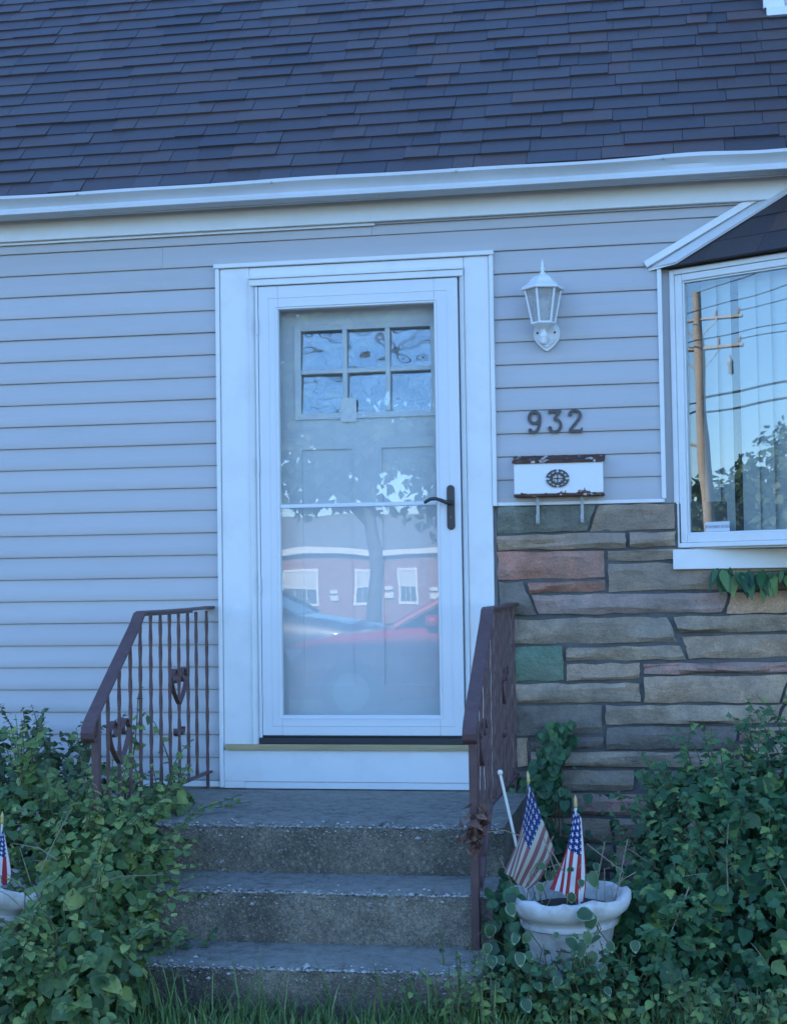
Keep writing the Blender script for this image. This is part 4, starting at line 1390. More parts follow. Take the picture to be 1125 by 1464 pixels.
for hx in (-0.592, -0.400):
    b = MB(); b.ribbon([(hx, -0.050, 1.820), (hx, -0.052, 1.75), (hx, -0.052, 1.712), (hx, -0.058, 1.700), (hx, -0.068, 1.697), (hx, -0.077, 1.703), (hx, -0.080, 1.716), (hx, -0.079, 1.738)], 0.013, 0.003)
    b.build('newspaper_hook', M['galv'], mb)

# ------------------------------------------------------------------ planters, flags
def planter(cx_, cy_, label, tilt=(0, 0), s=1.0):
    root = empty('planter', (0, 0, 0), label, 'planter', 'pale urn planters')
    pr = [(0.090, 0.0), (0.106, 0.004), (0.110, 0.03), (0.118, 0.10), (0.132, 0.18), (0.146, 0.25), (0.155, 0.288), (0.160, 0.296), (0.166, 0.300), (0.166, 0.309), (0.160, 0.314), (0.164, 0.324), (0.186, 0.338), (0.205, 0.356), (0.214, 0.378), (0.212, 0.396), (0.203, 0.404), (0.188, 0.402), (0.178, 0.390), (0.165, 0.36), (0.155, 0.33)]
    b = MB(); b.lathe([(r * s, z * s) for r, z in pr], (0, 0, 0), 48)
    rr = np.random.default_rng(int(abs(cx_) * 100))
    b.v = [(p[0] * (1 + 0.012 * math.sin(9 * math.atan2(p[1], p[0]))), p[1] * (1 + 0.012 * math.sin(7 * math.atan2(p[1], p[0]))), p[2] + ((rr.normal(0, 0.003) + 0.0045 * math.sin(5 * math.atan2(p[1], p[0]) + 1) + 0.003 * math.sin(11 * math.atan2(p[1], p[0]))) * min(1, max(0, (p[2] - 0.33 * s) / 0.05)))) for p in b.v]
    b.build('pot', M['planter'], root, smooth=45)
    b = MB(); b.lathe([(0.001, 0.352 * s), (0.10 * s, 0.356 * s), (0.160 * s, 0.345 * s), (0.15 * s, 0.33 * s)], (0, 0, 0), 24)
    b.build('soil', M['soil'], root, smooth=True)
    root.location = (cx_, cy_, -0.01 if cx_ > -1 else 0.025)
    root.rotation_euler = (tilt[0], tilt[1], 0)
    return root


PX, PY = -0.386, -1.455
planter(PX, PY, 'chipped white urn planter with two small flags beside the iron railing', (rad(2), rad(-1)))
planter(-2.425, -1.72, 'tilted pale urn planter among the vines at the left edge', (rad(-3), rad(8)), 1.05)


def flag_obj(corners, Y, mt, name_label, tip, base, folds, fa, vmax=1.0, group='small stick flags'):
    """corners (x,z): hoist-top, hoist-bottom, fly-bottom, fly-top"""
    root = empty('stick_flag', (base[0], base[1], base[2]), name_label, 'flag', group)
    off = Vector(base)
    c0, c1, c2, c3 = [Vector(c) for c in corners]
    nu, nv = 40, 26
    vs_ = []; uvs = []
    for i in range(nu + 1):
        for j in range(nv + 1):
            u, v = i / nu, j / nv
            p = (c0 * (1 - v) + c1 * v) * (1 - u) + (c3 * (1 - v) + c2 * v) * u
            amp = fa * (0.25 + 0.75 * u)
            y = Y + amp * math.sin(folds * math.pi * v + 0.8 + 1.1 * u) + 0.3 * amp * math.sin(2.7 * folds * v + 4 * u)
            sagx = 0.010 * math.sin(math.pi * u) * math.cos(2.3 * math.pi * v) + 0.004 * math.sin(11 * v + 5 * u) * u
            vs_.append((p.x + sagx - off.x, y - off.y, p.y - 0.012 * math.sin(math.pi * u) - 0.006 * u * math.cos(9 * v) - off.z)); uvs.append((u, v * vmax))
    fs = [(i * (nv + 1) + j, (i + 1) * (nv + 1) + j, (i + 1) * (nv + 1) + j + 1, i * (nv + 1) + j + 1) for i in range(nu) for j in range(nv)]
    me = bpy.data.meshes.new('cloth'); me.from_pydata(vs_, [], fs)
    uvl = me.uv_layers.new(name='UVMap')
    for l in me.loops: uvl.data[l.index].uv = uvs[l.vertex_index]
    me.polygons.foreach_set('use_smooth', [True] * len(fs))
    link_mesh('cloth', me, mt, root, off)
    b = MB(); b.tube([base, tip], 0.0042, 8); b.build('stick', M['dowel'], root, smooth=50)
    d_ = (Vector(tip) - Vector(base)).normalized()
    T = Vector(tip)
    b = MB(); b.tube([T - d_ * .004, T + d_ * .006, T + d_ * .014, T + d_ * .022, T + d_ * .040], [0.0055, 0.0065, 0.005, 0.0062, 0.0008], 10)
    b.build('gold_tip', M['gold'], root, smooth=True)
    return root


flag_obj([(-0.520, 0.762), (-0.436, 0.530), (-0.528, 0.388), (-0.608, 0.455)], -1.46, M['flag_faded'], 'faded drooping stars and stripes flag near the railing in the urn planter', (-0.521, -1.452, 0.760), (-0.500, -1.42, 0.35), 2.4, 0.020)
flag_obj([(-0.364, 0.690), (-0.338, 0.645), (-0.336, 0.355), (-0.448, 0.410)], -1.50, M['flag_fresh'], 'brighter stars and stripes flag hanging over the front rim of the urn planter', (-0.358, -1.496, 0.685), (-0.352, -1.485, 0.33), 2.0, 0.016, 0.66)
flag_obj([(-2.327, 0.640), (-2.318, 0.600), (-2.303, 0.432), (-2.390, 0.425)], -1.72, M['flag_fresh'], 'stars and stripes flag in the tilted planter at the left edge', (-2.328, -1.718, 0.640), (-2.345, -1.70, 0.38), 2.0, 0.014, 0.66)
b = MB(); b.tube([(-0.530, -1.43, 0.355), (-0.617, -1.455, 0.785)], 0.0055, 8)
bs = b.build('bare_stick', M['dowel'], smooth=50); tag(bs, 'bare white flag stick with ball end leaning in the urn planter', 'stick')
OFF[bs.name] = Vector((0, 0, 0))
b = MB(); b.lathe([(0.001, -0.010), (0.007, -0.008), (0.010, 0.0), (0.007, 0.008), (0.001, 0.010)], (-0.618, -1.4555, 0.793), 12)
b.build('ball_end', M['dowel'], bs, smooth=True)

# ------------------------------------------------------------------ foliage tools
def tmpl_ovate(w=0.40, n=5, fold=0.18, curl=0.22, heart=0.0, tip=1.0):
    """quads, midrib along +y, length 1"""
    V = []; F = []
    for i in range(n + 1):
        t = i / n
        wd = w * (math.sin(math.pi * min(1, t ** 0.72)) ** 0.8) if 0 < i < n else 0.02
        y = t - (heart if i == 1 else 0) * 0.5
        z = -curl * t * t
        V += [(-wd, y - heart * (0.25 if i == 1 else 0), z + fold * wd), (0, t, z), (wd, y - heart * (0.25 if i == 1 else 0), z + fold * wd)]
    for i in range(n):
        a = 3 * i
        F += [(a, a + 1, a + 4, a + 3), (a + 1, a + 2, a + 5, a + 4)]
    return np.array(V), np.array(F)


def tmpl_lobed(curl=0.2):
    """three-lobed toothed leaf; quads from a midrib strip"""
    half = [(0.02, 0.0), (0.20, 0.08), (0.42, 0.26), (0.50, 0.46), (0.28, 0.46), (0.30, 0.62), (0.16, 0.74), (0.12, 0.88), (0.01, 1.0)]
    mid = [0.0, 0.10, 0.24, 0.36, 0.46, 0.60, 0.74, 0.88, 1.0]
    V = []; F = []
    for (x, y), mY in zip(half, mid):
        z = -curl * y * y
        V += [(-x, y, z + 0.16 * x - 0.25 * x * x), (0, mY, -curl * mY * mY), (x, y, z + 0.16 * x - 0.25 * x * x)]
    for i in range(len(half) - 1):
        a = 3 * i
        F += [(a, a + 1, a + 4, a + 3), (a + 1, a + 2, a + 5, a + 4)]
    return np.array(V), np.array(F)


T_OV = tmpl_ovate(0.40, 5, 0.25, 0.25, 0.10)
T_HEART = tmpl_ovate(0.46, 5, 0.20, 0.20, 0.25)
T_LOB = tmpl_lobed()
T_SM = tmpl_ovate(0.30, 3, 0.2, 0.2)
T_LANCE = tmpl_ovate(0.20, 4, 0.25, 0.35)


def frames(nrm, tip):
    nrm = nrm / (np.linalg.norm(nrm, axis=1, keepdims=True) + 1e-9)
    t = tip - (tip * nrm).sum(1, keepdims=True) * nrm
    t = t / (np.linalg.norm(t, axis=1, keepdims=True) + 1e-9)
    x = np.cross(t, nrm)
    return np.stack([x, t, nrm], 2)


def leaves_mesh(name, T, pos, nrm, tip, size, mt, parent, tint, kind='stuff'):
    V, F = T
    Rm = frames(nrm, tip)
    W = np.einsum('nij,kj->nki', Rm, V) * size[:, None, None] + pos[:, None, :]
    n, k = len(pos), len(V)
    FF = (F[None] + (np.arange(n) * k)[:, None, None]).reshape(-1, F.shape[1])
    o = np_mesh(name, W.reshape(-1, 3), FF, mt, parent, tint=np.repeat(tint, k), smooth=True)
    if kind: o['kind'] = kind
    return o


LEAFME = {}
def leaf_objects(name, T, key, pos, nrm, tip, size, mts, parent, mat_idx=None):
    """single leaves as objects that share one mesh"""
    if key not in LEAFME:
        me = bpy.data.meshes.new(name)
        me.from_pydata([tuple(v) for v in T[0]], [], [tuple(int(i) for i in f) for f in T[1]])
        for mm in (mts if isinstance(mts, (list, tuple)) else [mts]): me.materials.append(mm)
        if mat_idx is not None: me.polygons.foreach_set('material_index', mat_idx)
        me.polygons.foreach_set('use_smooth', [True] * len(me.polygons))
        LEAFME[key] = me
    Rm = frames(nrm, tip); off = OFF[parent.name]
    for i in range(len(pos)):
        o = bpy.data.objects.new(name, LEAFME[key]); COL.objects.link(o); o.parent = parent
        mm = Matrix([[Rm[i][r][c] for c in range(3)] for r in range(3)]).to_4x4()
        o.matrix_local = Matrix.Translation(Vector(pos[i]) - off) @ mm @ Matrix.Scale(float(size[i]), 4)


AVOID = [(-2.43, -1.72, 0.44, 0.24), (-2.40, -1.98, 0.42, 0.20), (-2.30, -2.0, 0.36, 0.12)]      # room taken by the left planter


def shell(ells, n, r, lo=0.7, hi=1.05, zmin=0.02, front=0.5):
    """points through the outer part of a union of ellipsoids, with outward directions"""
    P = []; O = []
    wts = np.array([e[3] * e[4] + e[4] * e[5] + e[3] * e[5] for e in ells]); wts = wts / wts.sum()
    while len(P) < n:
        e = ells[r.choice(len(ells), p=wts)]
        d = r.normal(0, 1, 3); d /= np.linalg.norm(d)
        if d[1] > 0.3 and r.random() < front: continue
        c = np.array(e[:3]); a = np.array(e[3:6])
        f = r.uniform(lo, hi)
        p = c + d * a * f
        if p[2] < zmin: continue
        if any((p[0] - a_[0]) ** 2 + (p[1] - a_[1]) ** 2 + (p[2] - a_[2]) ** 2 < a_[3] ** 2 for a_ in AVOID): continue
        inside = False
        for e2 in ells:
            if e2 is e: continue
            q = (p - np.array(e2[:3])) / np.array(e2[3:6])
            if (q * q).sum() < (lo * 0.92) ** 2: inside = True; break
        if inside: continue
        o = d / a; o /= np.linalg.norm(o)
        P.append(p); O.append(o)
    return np.array(P), np.array(O)


def sprigs(bm_, starts, dirs, lens, r, nl, leaf_sz, droop=0.4, rad0=0.0035):
    """curved shoots; returns leaf arrays"""
    P = []; Nn = []; Tt = []; S = []
    for s, d, L in zip(starts, dirs, lens):
        d = d / np.linalg.norm(d); pts = []; p = np.array(s, float); k = 7
        for i in range(k + 1):
            pts.append(tuple(p))
            d = d + np.array([r.normal(0, .10), r.normal(0, .10), -droop * 0.12 + r.normal(0, .05)]); d /= np.linalg.norm(d)
            p = p + d * L / k
        bm_.tube(pts, [rad0 * (1 - 0.75 * i / k) for i in range(k + 1)], 5)
        for i in range(nl):
            f = 0.12 + 0.88 * (i + r.uniform(0, .5)) / nl; q = min(f, 0.999) * k; a = int(q); w_ = q - a
            b0 = np.array(pts[a]); b1 = np.array(pts[a + 1]); c = b0 * (1 - w_) + b1 * w_
            ax = b1 - b0; ax = ax / (np.linalg.norm(ax) + 1e-9)
            side = np.cross(ax, np.array([0, 0, 1.0])) + r.normal(0, .35, 3); side /= np.linalg.norm(side)
            if i % 2: side = -side
            tipd = side * 0.9 + ax * 0.5 + np.array([0, 0, -0.25])
            nr = np.array([0, -0.35, 1.0]) + r.normal(0, .35, 3)
            P.append(c); Nn.append(nr); Tt.append(tipd); S.append(leaf_sz * r.uniform(.65, 1.2) * (1.0 if f < .85 else .7))
    return np.array(P), np.array(Nn), np.array(Tt), np.array(S)


def bush(name, label, cat, base, ells, n_in, n_out, n_obj, T, size, mt, mto, key, seed, nsp=40, sp_len=(0.10, 0.24), sp_leaves=7, up_bias=0.5, group=None, lime=0.12, T2=None):
    T2 = T_OV if T2 is None else T2
    r = np.random.default_rng(seed)
    root = empty(name, base, label, cat, group)

    def orient(O):
        n = len(O)
        nr = O * 0.75 + np.array([0, -0.25, up_bias]) + r.normal(0, .58, (n, 3))
        tp = O * 0.5 + np.array([0, 0, -0.65]) + r.normal(0, .55, (n, 3))
        return nr, tp
    P1, O1 = shell(ells, n_in, r, 0.45, 0.85)
    P2, O2 = shell(ells, n_out, r, 0.80, 1.06)
    P = np.concatenate([P1, P2]); O = np.concatenate([O1, O2])
    nr, tp = orient(O)
    S = size * np.clip(np.exp(r.normal(-0.14, 0.48, len(P))), 0.3, 2.3)
    # tint: clumps of fresher and older leaves
    cl = 0.5 + 0.5 * np.sin(P[:, 0] * 9 + seed) * np.sin(P[:, 2] * 11 + 2) * np.sin(P[:, 1] * 7 + 1)
    tn = np.clip(0.10 + 0.62 * cl * r.uniform(.4, 1.4, len(P)) + r.normal(0, .10, len(P)), 0, 0.86)
    tn[r.random(len(P)) < lime * 0.4] = 0.95
    half = r.random(len(P)) < 0.68
    leaves_mesh('foliage', T, P[half], nr[half], tp[half], S[half], mt, root, tn[half])
    leaves_mesh('undergrowth', T2, P[~half], nr[~half], tp[~half], S[~half] * 0.9, mt, root, tn[~half])
    Pq, Oq = shell(ells, n_obj, r, 0.98, 1.09, 0.06, 0.97)
    nr, tp = orient(Oq)
    leaf_objects('leaf', T, key, Pq, nr, tp, size * r.uniform(0.7, 1.45, n_obj), mto, root)
    if nsp:
        Ps, Os = shell(ells, nsp, r, 0.9, 1.0, 0.08, 0.8)
        bm_ = MB()
        Ls = r.uniform(*sp_len, nsp)
        a = sprigs(bm_, Ps, Os + np.array([0, 0, 0.55]) + r.normal(0, .25, (nsp, 3)), Ls, r, sp_leaves, size * 0.85)
        bm_.build('stems', M['stem'], root)['kind'] = 'stuff'
        t2 = np.clip(r.normal(0.6, 0.22, len(a[0])), 0, 1)
        leaves_mesh('shoot_leaves', T, *a, mt, root, t2)
    return root


# left: vine mass over the railing foot and the step side
bush('climbing_vine', 'dense leafy green vine tumbling over the left side of the steps', 'vine', (-2.25, -1.3, 0),
     [(-2.10, -1.38, 0.31, 0.22, 0.26, 0.36), (-2.08, -0.80, 0.50, 0.12, 0.36, 0.14), (-2.06, -1.62, 0.24, 0.19, 0.24, 0.34), (-2.45, -1.25, 0.30, 0.30, 0.34, 0.44), (-1.93, -1.90, 0.13, 0.17, 0.20, 0.24), (-2.30, -1.86, 0.10, 0.28, 0.20, 0.22), (-2.75, -1.45, 0.20, 0.28, 0.30, 0.42), (-2.04, -1.22, 0.36, 0.12, 0.22, 0.24)],
     2000, 4600, 280, T_HEART, 0.037, M['leaf1'], M['leaf1o'], 'heart', 21, 240, (0.12, 0.32), 10, lime=0.3, T2=T_LOB)
# dry and woody stalks poking out of the vine and the shrub
r = np.random.default_rng(77)
for lab, xr, yr_, zr, nn in (('thin dry stalks crossing the vine left of the steps', (-2.7, -1.9), (-1.95, -1.45), (.08, .55), 24), ('thin dry stalks poking from the lobed shrub by the planter', (-0.15, 0.55), (-1.50, -1.15), (.12, .45), 16)):
    tw = MB()
    for k in range(nn):
        p = np.array([r.uniform(*xr), r.uniform(*yr_), r.uniform(*zr)]); d = np.array([r.normal(0, .8), r.normal(-.15, .25), r.normal(.25, .5)]); d /= np.linalg.norm(d); L = r.uniform(.12, .34)
        tw.tube([tuple(p), tuple(p + d * L * .5 + r.normal(0, .012, 3)), tuple(p + d * L + np.array([0, 0, -.03]))], [.0026, .0020, .0010], 5)
    tag(tw.build('dry_stalks', M['twig']), lab, 'stalks', kind='stuff')
# a taller shrub against the siding at the back left
bush('leafy_shrub', 'dark leafy shrub against the siding behind the vine', 'shrub', (-2.75, -0.6, 0),
     [(-2.72, -0.55, 0.45, 0.34, 0.30, 0.40), (-3.05, -0.70, 0.46, 0.30, 0.34, 0.44), (-2.45, -0.60, 0.40, 0.20, 0.28, 0.34)],
     1300, 1900, 100, T_OV, 0.036, M['leaf3'], M['leaf1o'], 'ovate', 22, 80, (0.12, 0.34), 14, lime=0.0)
# right: lobed shrub
bush('lobed_leaf_shrub', 'large dark green shrub with lobed leaves in front of the stone wall', 'shrub', (0.3, -0.9, 0),
     [(0.18, -0.85, 0.34, 0.34, 0.36, 0.40), (0.50, -0.80, 0.42, 0.36, 0.40, 0.42), (-0.02, -1.05, 0.20, 0.24, 0.30, 0.30), (0.30, -1.20, 0.18, 0.36, 0.28, 0.28), (0.80, -0.90, 0.40, 0.36, 0.40, 0.42), (0.02, -0.60, 0.42, 0.16, 0.2, 0.28), (-0.12, -1.38, 0.16, 0.14, 0.16, 0.24)],
     1900, 4000, 280, T_LOB, 0.045, M['leaf2'], M['leaf2o'], 'lobed', 23, 230, (0.12, 0.30), 10, lime=0.15)

# upright shoots of weeds
def weed(name, label, cat, spots, hgt, T, sz, mt, seed, nl=16, droop=0.25):
    r = np.random.default_rng(seed)
    root = empty(name, (spots[0][0], spots[0][1], 0), label, cat)
    bm_ = MB()
    st_ = np.array([(x, y, z) for x, y, z in spots])
    a = sprigs(bm_, st_, np.array([[r.normal(0, .16), r.normal(-.05, .16), 1.0] for _ in spots]), r.uniform(hgt * .75, hgt * 1.1, len(spots)), r, nl, sz, droop, 0.005)
    bm_.build('stems', M['stem'], root)['kind'] = 'stuff'
    leaves_mesh('leaves', T, *a, mt, root, np.clip(r.normal(.5, .25, len(a[0])), 0, 1))
    return root


weed('tall_weed', 'spindly drooping weed rising in front of the siding at the left', 'weed', [(-2.78, -0.42, .5), (-2.70, -0.40, .5), (-2.86, -0.45, .5), (-2.99, -0.45, .45), (-2.62, -0.38, .45), (-2.74, -0.44, .5), (-3.08, -0.45, .45), (-2.92, -0.40, .45)], 0.62, T_SM, 0.032, M['leaf3'], 31, 60, 0.8)
weed('tall_weed', 'thin leafy shoot climbing between the left railing balusters', 'weed', [(-2.16, -0.95, .55), (-2.22, -1.00, .50), (-2.13, -0.30, .5)], 0.50, T_OV, 0.050, M['leaf1'], 32, 12, 0.3)
weed('tall_weed', 'leggy shoots standing above the lobed shrub by the stone wall', 'weed', [(0.00, -0.55, .3), (0.10, -0.55, .3), (0.20, -0.62, .4), (0.26, -0.62, .4), (0.30, -0.60, .45), (0.36, -0.70, .45), (0.40, -0.66, .4)], 0.50, T_LOB, 0.036, M['leaf2'], 33, 26, 0.3)

# ivy on the stone beside the railing
r = np.random.default_rng(41)
ivy = empty('wall_ivy', (-0.55, -0.05, 0.3), 'dark green ivy creeping up the stone between railing and flags', 'ivy')
P = []
for k in range(330):
    z = r.uniform(0.10, 0.85)
    w_ = 0.05 + 0.16 * max(0, (0.75 - z))
    P.append((-0.555 + r.normal(0, 1) * w_ * 0.8 + 0.04 * math.sin(z * 9), -0.06 - r.uniform(0, 0.05 + 0.3 * max(0, 0.55 - z)), z))
for k in range(260):
    P.append((-0.63 + r.uniform(-.02, .07), r.uniform(-1.62, -0.95), r.uniform(0.02, .42)))
P = np.array(P)
leaves_mesh('leaves', T_HEART, P, np.tile([0, -1.0, 0.35], (len(P), 1)) + r.normal(0, .35, (len(P), 3)), np.tile([0, -.1, -1.0], (len(P), 1)) + r.normal(0, .5, (len(P), 3)), 0.036 * r.uniform(.6, 1.4, len(P)), M['leaf2'], ivy, np.clip(r.normal(.3, .18, len(P)), 0, 1))
bm_ = MB()
for k in range(4): bm_.tube([(-0.56 + 0.03 * k - .05, -0.05, 0.02), (-0.57 + .02 * k, -0.052, 0.3), (-0.54 + .01 * k, -0.050, 0.6), (-0.55 + .012 * k, -0.05, 0.83)], 0.003, 5)
bm_.build('stems', M['stem'], ivy)

# creeper hanging below the bay
r = np.random.default_rng(42)
crp = empty('hanging_creeper', (0.4, -0.07, 1.45), 'bright green creeper with drooping leaves below the bay window', 'creeper')
P = []
for k in range(120):
    x = 0.16 + 0.75 * (k / 120.0) + r.normal(0, .012)
    P.append((x, -0.075 - r.uniform(0, .05), 1.462 + 0.02 * math.sin(x * 12) + 0.03 * min(1, (x - .16) / .3) + r.normal(0, .018)))
P = np.array(P)
leaf_objects('leaf', T_LANCE, 'lance', P, np.tile([0, -1.0, 0.6], (len(P), 1)) + r.normal(0, .3, (len(P), 3)), np.tile([0.05, -.25, -1.0], (len(P), 1)) + r.normal(0, .32, (len(P), 3)), 0.078 * r.uniform(.7, 1.3, len(P)), M['leaf2o'], crp)
bm_ = MB(); bm_.tube([(0.15, -0.07, 1.44), (0.3, -0.075, 1.475), (0.5, -0.075, 1.48), (0.95, -0.07, 1.49)], 0.004, 5)
bm_.build('stem', M['stem'], crp)

# variegated trailing plant round the right planter
def tmpl_var():
    V = []; F = []; Mi = []
    n = 6
    for i in range(n + 1):
        t = i / n
        wd = 0.40 * (math.sin(math.pi * min(1, t ** 0.75)) ** 0.75) if 0 < i < n else 0.012
        z = -0.25 * t * t
        for k in (-1, -0.84, 0, 0.84, 1): V.append((wd * k, 0.06 + t * 0.94 if False else t, z + 0.22 * wd * abs(k)))
    for i in range(n):
        for k in range(4):
            a = 5 * i + k
            F.append((a, a + 1, a + 6, a + 5)); Mi.append(1 if k in (0, 3) or i == n - 1 else 0)
    return (np.array(V), np.array(F)), Mi


T_VAR, VAR_MI = tmpl_var()
r = np.random.default_rng(43)
vp = empty('variegated_plant', (-0.4, -1.65, 0), 'trailing plant with cream-edged green leaves around the urn planter', 'plant')
P = [(-0.300, -1.66, 0.500), (-0.348, -1.70, 0.372), (-0.296, -1.70, 0.372), (-0.327, -1.72, 0.285), (-0.384, -1.72, 0.292), (-0.270, -1.70, 0.295), (-0.570, -1.66, 0.390), (-0.636, -1.66, 0.320), (-0.300, -1.70, 0.25), (-0.345, -1.73, 0.24)]
Sz = [0.062] * 5 + [0.050] * 5
for k in range(52):
    P.append((r.choice((r.uniform(-0.66, -0.45), r.uniform(-0.42, -0.12), r.uniform(-.66, -.1))), -1.74 + r.normal(0, .06), max(0.03, r.normal(.17, .11)))); Sz.append(0.040 * r.uniform(.6, 1.4))
for k in range(22):
    a = r.uniform(0, 2 * math.pi); q = r.uniform(0.02, .17)
    P.append((PX + q * math.cos(a), PY + q * math.sin(a), 0.40 + r.uniform(0, .09))); Sz.append(0.036 * r.uniform(.7, 1.3))
P = np.array(P)
leaf_objects('leaf', T_VAR, 'var', P, np.tile([0, -0.9, 0.7], (len(P), 1)) + r.normal(0, .35, (len(P), 3)), np.tile([0.0, -.2, -1.0], (len(P), 1)) + r.normal(0, .45, (len(P), 3)), np.array(Sz), [M['var_in'], M['var_out']], vp, VAR_MI)
bm_ = MB()
for k in range(26):
    i = r.integers(0, 70); p = P[i]
    bm_.tube([tuple(p), tuple(p + np.array([r.normal(0, .03), .04, -.06])), (p[0] + r.normal(0, .06), p[1] + .10, max(0.0, p[2] - .16))], 0.0018, 4)
bm_.build('stems', M['stem'], vp)['kind'] = 'stuff'

weed('ground_weed', 'dark leafy weeds hiding the base of the urn planter', 'weed', [(r.uniform(-.56, -.16), -1.70 + r.normal(0, .035), 0) for _ in range(46)], 0.27, T_OV, 0.036, M['leaf2'], 39, 11, 0.7)
# low weeds in front, by the right railing foot
weed('ground_weed', 'pale small-leaved weeds round the right railing foot', 'weed', [(-0.72 + r.normal(0, .05), -1.78 + r.normal(0, .07), .0) for _ in range(16)], 0.30, T_OV, 0.026, M['leaf1'], 35, 12, 0.6)
weed('ground_weed', 'low leafy weeds below the urn planter and shrub', 'weed', [(r.uniform(-.66, .6), -1.78 + r.normal(0, .09), 0) for _ in range(110)], 0.20, T_OV, 0.032, M['leaf1'], 36, 11, 0.7)
weed('ground_weed', 'low leafy weeds at the foot of the vine left of the steps', 'weed', [(r.uniform(-2.7, -1.78), -1.98 + r.normal(0, .08), 0) for _ in range(55)], 0.18, T_HEART, 0.040, M['leaf1'], 37, 8, 0.8)
weed('step_sprig', 'small green sprig lying on the lowest step tread', 'weed', [(-1.66, -1.50, .182), (-1.74, -1.55, .182)], 0.09, T_OV, 0.034, M['leaf2'], 38, 6, 2.0)

# dead leaves caught on the right railing
r = np.random.default_rng(44)
dl = empty('dead_leaf_clump', (-0.70, -1.46, 0.6), 'crumpled dry brown leaves caught on the right railing post', 'dead leaves')
P = np.array([(-0.705, -1.475, 0.60)]) + r.normal(0, 1, (44, 3)) * np.array([.020, .012, .042])
leaves_mesh('leaves', tmpl_lobed(0.9), P, r.normal(0, 1, (44, 3)), r.normal(0, 1, (44, 3)) + np.array([0, 0, -.8]), 0.040 * r.uniform(.6, 1.3, 44), M['deadleaf'], dl, r.uniform(0, 1, 44), None)
bm_ = MB(); bm_.tube([(-0.75, -1.47, 0.66), (-0.71, -1.48, 0.62), (-0.66, -1.50, 0.595), (-0.60, -1.49, 0.60), (-0.54, -1.47, 0.575)], 0.0018, 5)
bm_.tube([(-0.70, -1.48, 0.62), (-0.695, -1.475, 0.54)], 0.0022, 5)
bm_.build('twig', M['twig'], dl)
tw = MB()
for k in range(16):
    x = r.uniform(-.56, -.22); y = PY + r.normal(0, .05)
    tw.tube([(x, y, .34), (x + r.normal(0, .03), y - .01, .42 + r.uniform(0, .05)), (x + r.normal(0, .07), y - .02, .47 + r.uniform(0, .12))], 0.0018, 4)
t_o = tw.build('dry_stalks', M['twig']); tag(t_o, 'thin dry stalks standing in the urn planter', 'stalks', kind='stuff')

# ------------------------------------------------------------------ grass
r = np.random.default_rng(50)
def blades(n, xr, yr_, hr, cut=None):
    x = r.uniform(*xr, n); y = r.uniform(*yr_, n)
    if cut is not None:
        k = ~cut(x, y); x, y = x[k], y[k]; n = len(x)
    h = r.uniform(*hr, n); a = r.uniform(0, 2 * np.pi, n); b = r.uniform(0.2, 1.0, n); w_ = r.uniform(.0016, .0048, n)
    V = []
    for i, f in enumerate((0, .4, .75, 1.0)):
        bend = b * h * 0.7 * f * f
        cx_ = x + np.cos(a) * bend; cy_ = y + np.sin(a) * bend; cz = h * (f - 0.25 * b * f * f)
        ww = w_ * (1.0, .9, .6, .08)[i]
        V.append(np.stack([cx_ - np.sin(a) * ww, cy_ + np.cos(a) * ww, cz], 1)); V.append(np.stack([cx_ + np.sin(a) * ww, cy_ - np.cos(a) * ww, cz], 1))
    V = np.stack(V, 1)
    F = np.array([(0, 1, 3, 2), (2, 3, 5, 4), (4, 5, 7, 6)])
    FF = (F[None] + (np.arange(n) * 8)[:, None, None]).reshape(-1, 4)
    return V.reshape(-1, 3), FF, np.repeat(np.clip(r.normal(.52, .30, n), 0, 1), 8)


Vg, Fg, Tg = [], [], []
base = 0
onstep = lambda x, y: (x > SX0) & (x < SX1) & (y > -1.79)
for args in ((2000, (-2.1, -0.5), (-2.15, -1.78), (.03, .13), onstep), (9000, (-3.4, 1.3), (-3.4, -1.85), (.03, .11), onstep), (2200, (-0.9, 1.3), (-2.0, -1.5), (.05, .15), onstep), (170, (-1.95, -0.6), (-1.95, -1.78), (.12, .28), onstep)):
    v, f, t = blades(*args)
    Vg.append(v); Fg.append(f + base); Tg.append(t); base += len(v)
tag(np_mesh('grass', np.concatenate(Vg), np.concatenate(Fg), M['grass'], None, tint=np.concatenate(Tg)), 'short uneven green grass in front of the concrete steps', 'grass', kind='stuff')

# ------------------------------------------------------------------ across the street (seen in the panes)
def brick_mat():
    mm, nt, b = mat('red_brick')
    bt_ = N(nt, 'ShaderNodeTexBrick')
    tc = N(nt, 'ShaderNodeTexCoord'); sp = N(nt, 'ShaderNodeSeparateXYZ'); cb = N(nt, 'ShaderNodeCombineXYZ')
    nt.links.new(tc.outputs['Object'], sp.inputs[0]); nt.links.new(sp.outputs['X'], cb.inputs[0]); nt.links.new(sp.outputs['Z'], cb.inputs[1])
    nt.links.new(cb.outputs[0], bt_.inputs['Vector'])
    bt_.inputs['Scale'].default_value = 1.0; bt_.inputs['Brick Width'].default_value = 0.21; bt_.inputs['Row Height'].default_value = 0.075; bt_.inputs['Mortar Size'].default_value = 0.008
    bt_.inputs['Color1'].default_value = (0.30, 0.105, 0.075, 1); bt_.inputs['Color2'].default_value = (0.36, 0.14, 0.10, 1); bt_.inputs['Mortar'].default_value = (0.42, 0.38, 0.34, 1)
    nt.links.new(bt_.outputs[0], b.inputs['Base Color']); b.inputs['Roughness'].default_value = 0.85
    return mm


